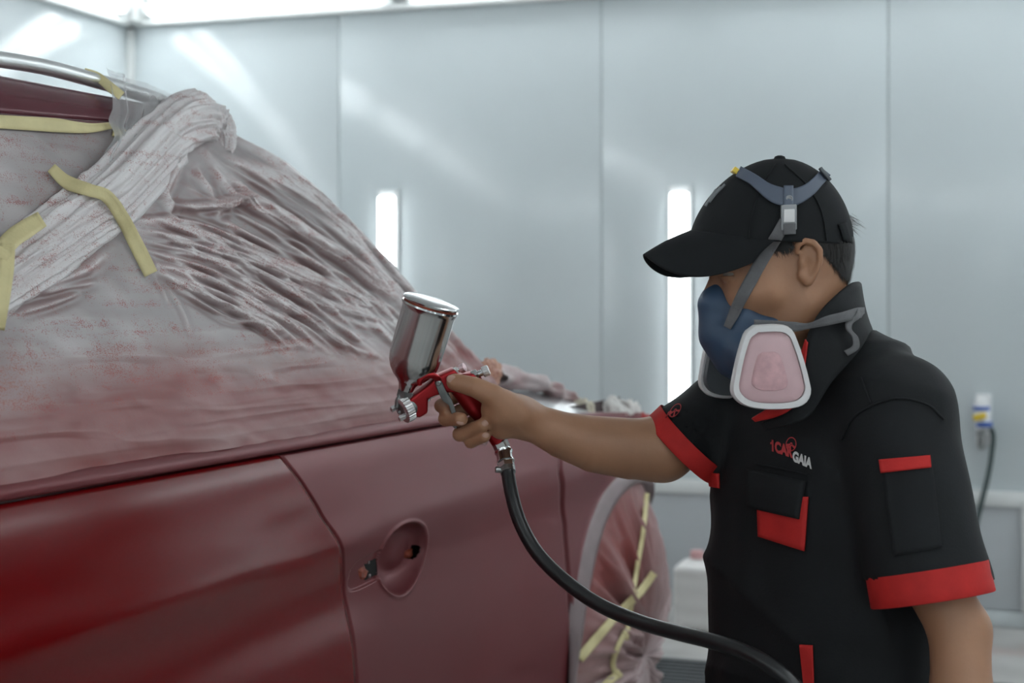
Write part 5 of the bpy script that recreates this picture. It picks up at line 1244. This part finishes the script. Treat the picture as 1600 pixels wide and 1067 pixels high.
for sg in (1, -1):
    fl_ = trap('filter_cartridge', 0.90, 0.086, 0.108, M_cart, resp, sg)
    trap('retainer', 1.0, 0.102, 0.121, M_ring, fl_, sg, inner=0.84)
    trap('filter_pad', 0.845, 0.110, 0.1175, M_padd, fl_, sg, dome=0.003)
    trap('pad_core', 0.46, 0.112, 0.1205, M_pad, fl_, sg, dx=-3, dy=4, dome=0.002)
# straps
B_wear = bvh_of(pbody, crown, fpiece, shirt)
patch('front_strap', B_wear, ribbon_px([(1228, 344), (1212, 372), (1192, 404), (1172, 440), (1156, 470), (1145, 494), (1136, 512)], [19, 19, 20, 20, 20, 18, 12], 46, 6), M_strap, resp, 0.004, 0.0018, 6)
st = ribbon3('neck_strap', pz((1178, 499, 2.105), (1215, 501, 2.10), (1242, 503, 2.100), (1262, 505, 2.100), (1290, 494, 2.092), (1318, 487, 2.096), (1338, 481, 2.13), (1350, 480, 2.18)),
             pz((1178, 514, 2.105), (1215, 516, 2.10), (1242, 518, 2.102), (1262, 514, 2.102), (1290, 509, 2.092), (1318, 503, 2.096), (1338, 498, 2.13), (1350, 496, 2.18)), M_strap, resp, 0.0018, 60, 4)
ribbon3('strap_tail', pz((1340, 481, 2.135), (1336, 492, 2.118), (1322, 502, 2.110), (1322, 514, 2.106), (1331, 526, 2.100), (1332, 540, 2.098), (1319, 548, 2.098)),
        pz((1344, 490, 2.140), (1342, 498, 2.121), (1332, 506, 2.112), (1331, 516, 2.108), (1341, 528, 2.101), (1342, 544, 2.098), (1325, 556, 2.098)), M_strap, resp, 0.0018, 50, 4)
nod = ribbon_px([(1154, 268), (1176, 280), (1200, 298), (1220, 307), (1240, 308), (1262, 298), (1280, 281), (1291, 268)], [17, 17, 20, 27, 28, 22, 18, 17], 60, 8)
patch('head_harness', B_cap, nod, M_harn, resp, 0.004, 0.0028, 2)
patch('harness_tab', B_cap, ribbon_px([(1232, 290), (1232, 306), (1232, 324)], 15, 14, 5), M_harn, resp, 0.0065, 0.002, 1)
q_b, _n = hit(B_cap, 1231, 340)
bc = np.array(q_b) + np.array([0, -0.006, 0])
bk = box('buckle', bc, (np.array([1, 0, .05]), UP, np.array([0, -1, 0])), (0.0108, 0.0175, 0.0035), M_buck, resp, 0.0015)
box('buckle_bar', bc + np.array([0, -0.004, 0.002]), (np.array([1, 0, .05]), UP, np.array([0, -1, 0])), (0.0075, 0.009, 0.002), M_ring, bk, 0.001)
box('strap_end', bc + np.array([0.0005, -0.0045, -0.016]), (np.array([1, 0, .05]), UP, np.array([0, -1, 0])), (0.0085, 0.0075, 0.0012), M_strap, bk, 0.0008)
lathe('stud', np.array(hit(B_cap, 1232, 311)[0]) + np.array([0, -0.006, 0]), np.array([0, -1.0, 0]), [(0, .005), (.0018, .005), (.0022, .0035), (.0014, .003), (.0013, .001)], M_buck, resp, 20)
q_y, _n = hit(B_cap, 1160, 268)
if q_y is not None: box('yellow_tab', np.array(P(1150, 268, q_y[1] + 0.012)), (np.array([.8, 0, -.6]), np.array([.6, 0, .8]), np.array([0, -1, 0])), (0.006, 0.004, 0.010), M_yellow, resp, 0.001)
box('rear_clip', P(1289, 272, hit(B_cap, 1284, 276)[0][1] - 0.004), (unit(np.array([.62, 0, -.78])), unit(np.array([.78, 0, .62])), np.array([0, -1, 0])), (0.0115, 0.0022, 0.005), M_cart, resp, 0.0008)
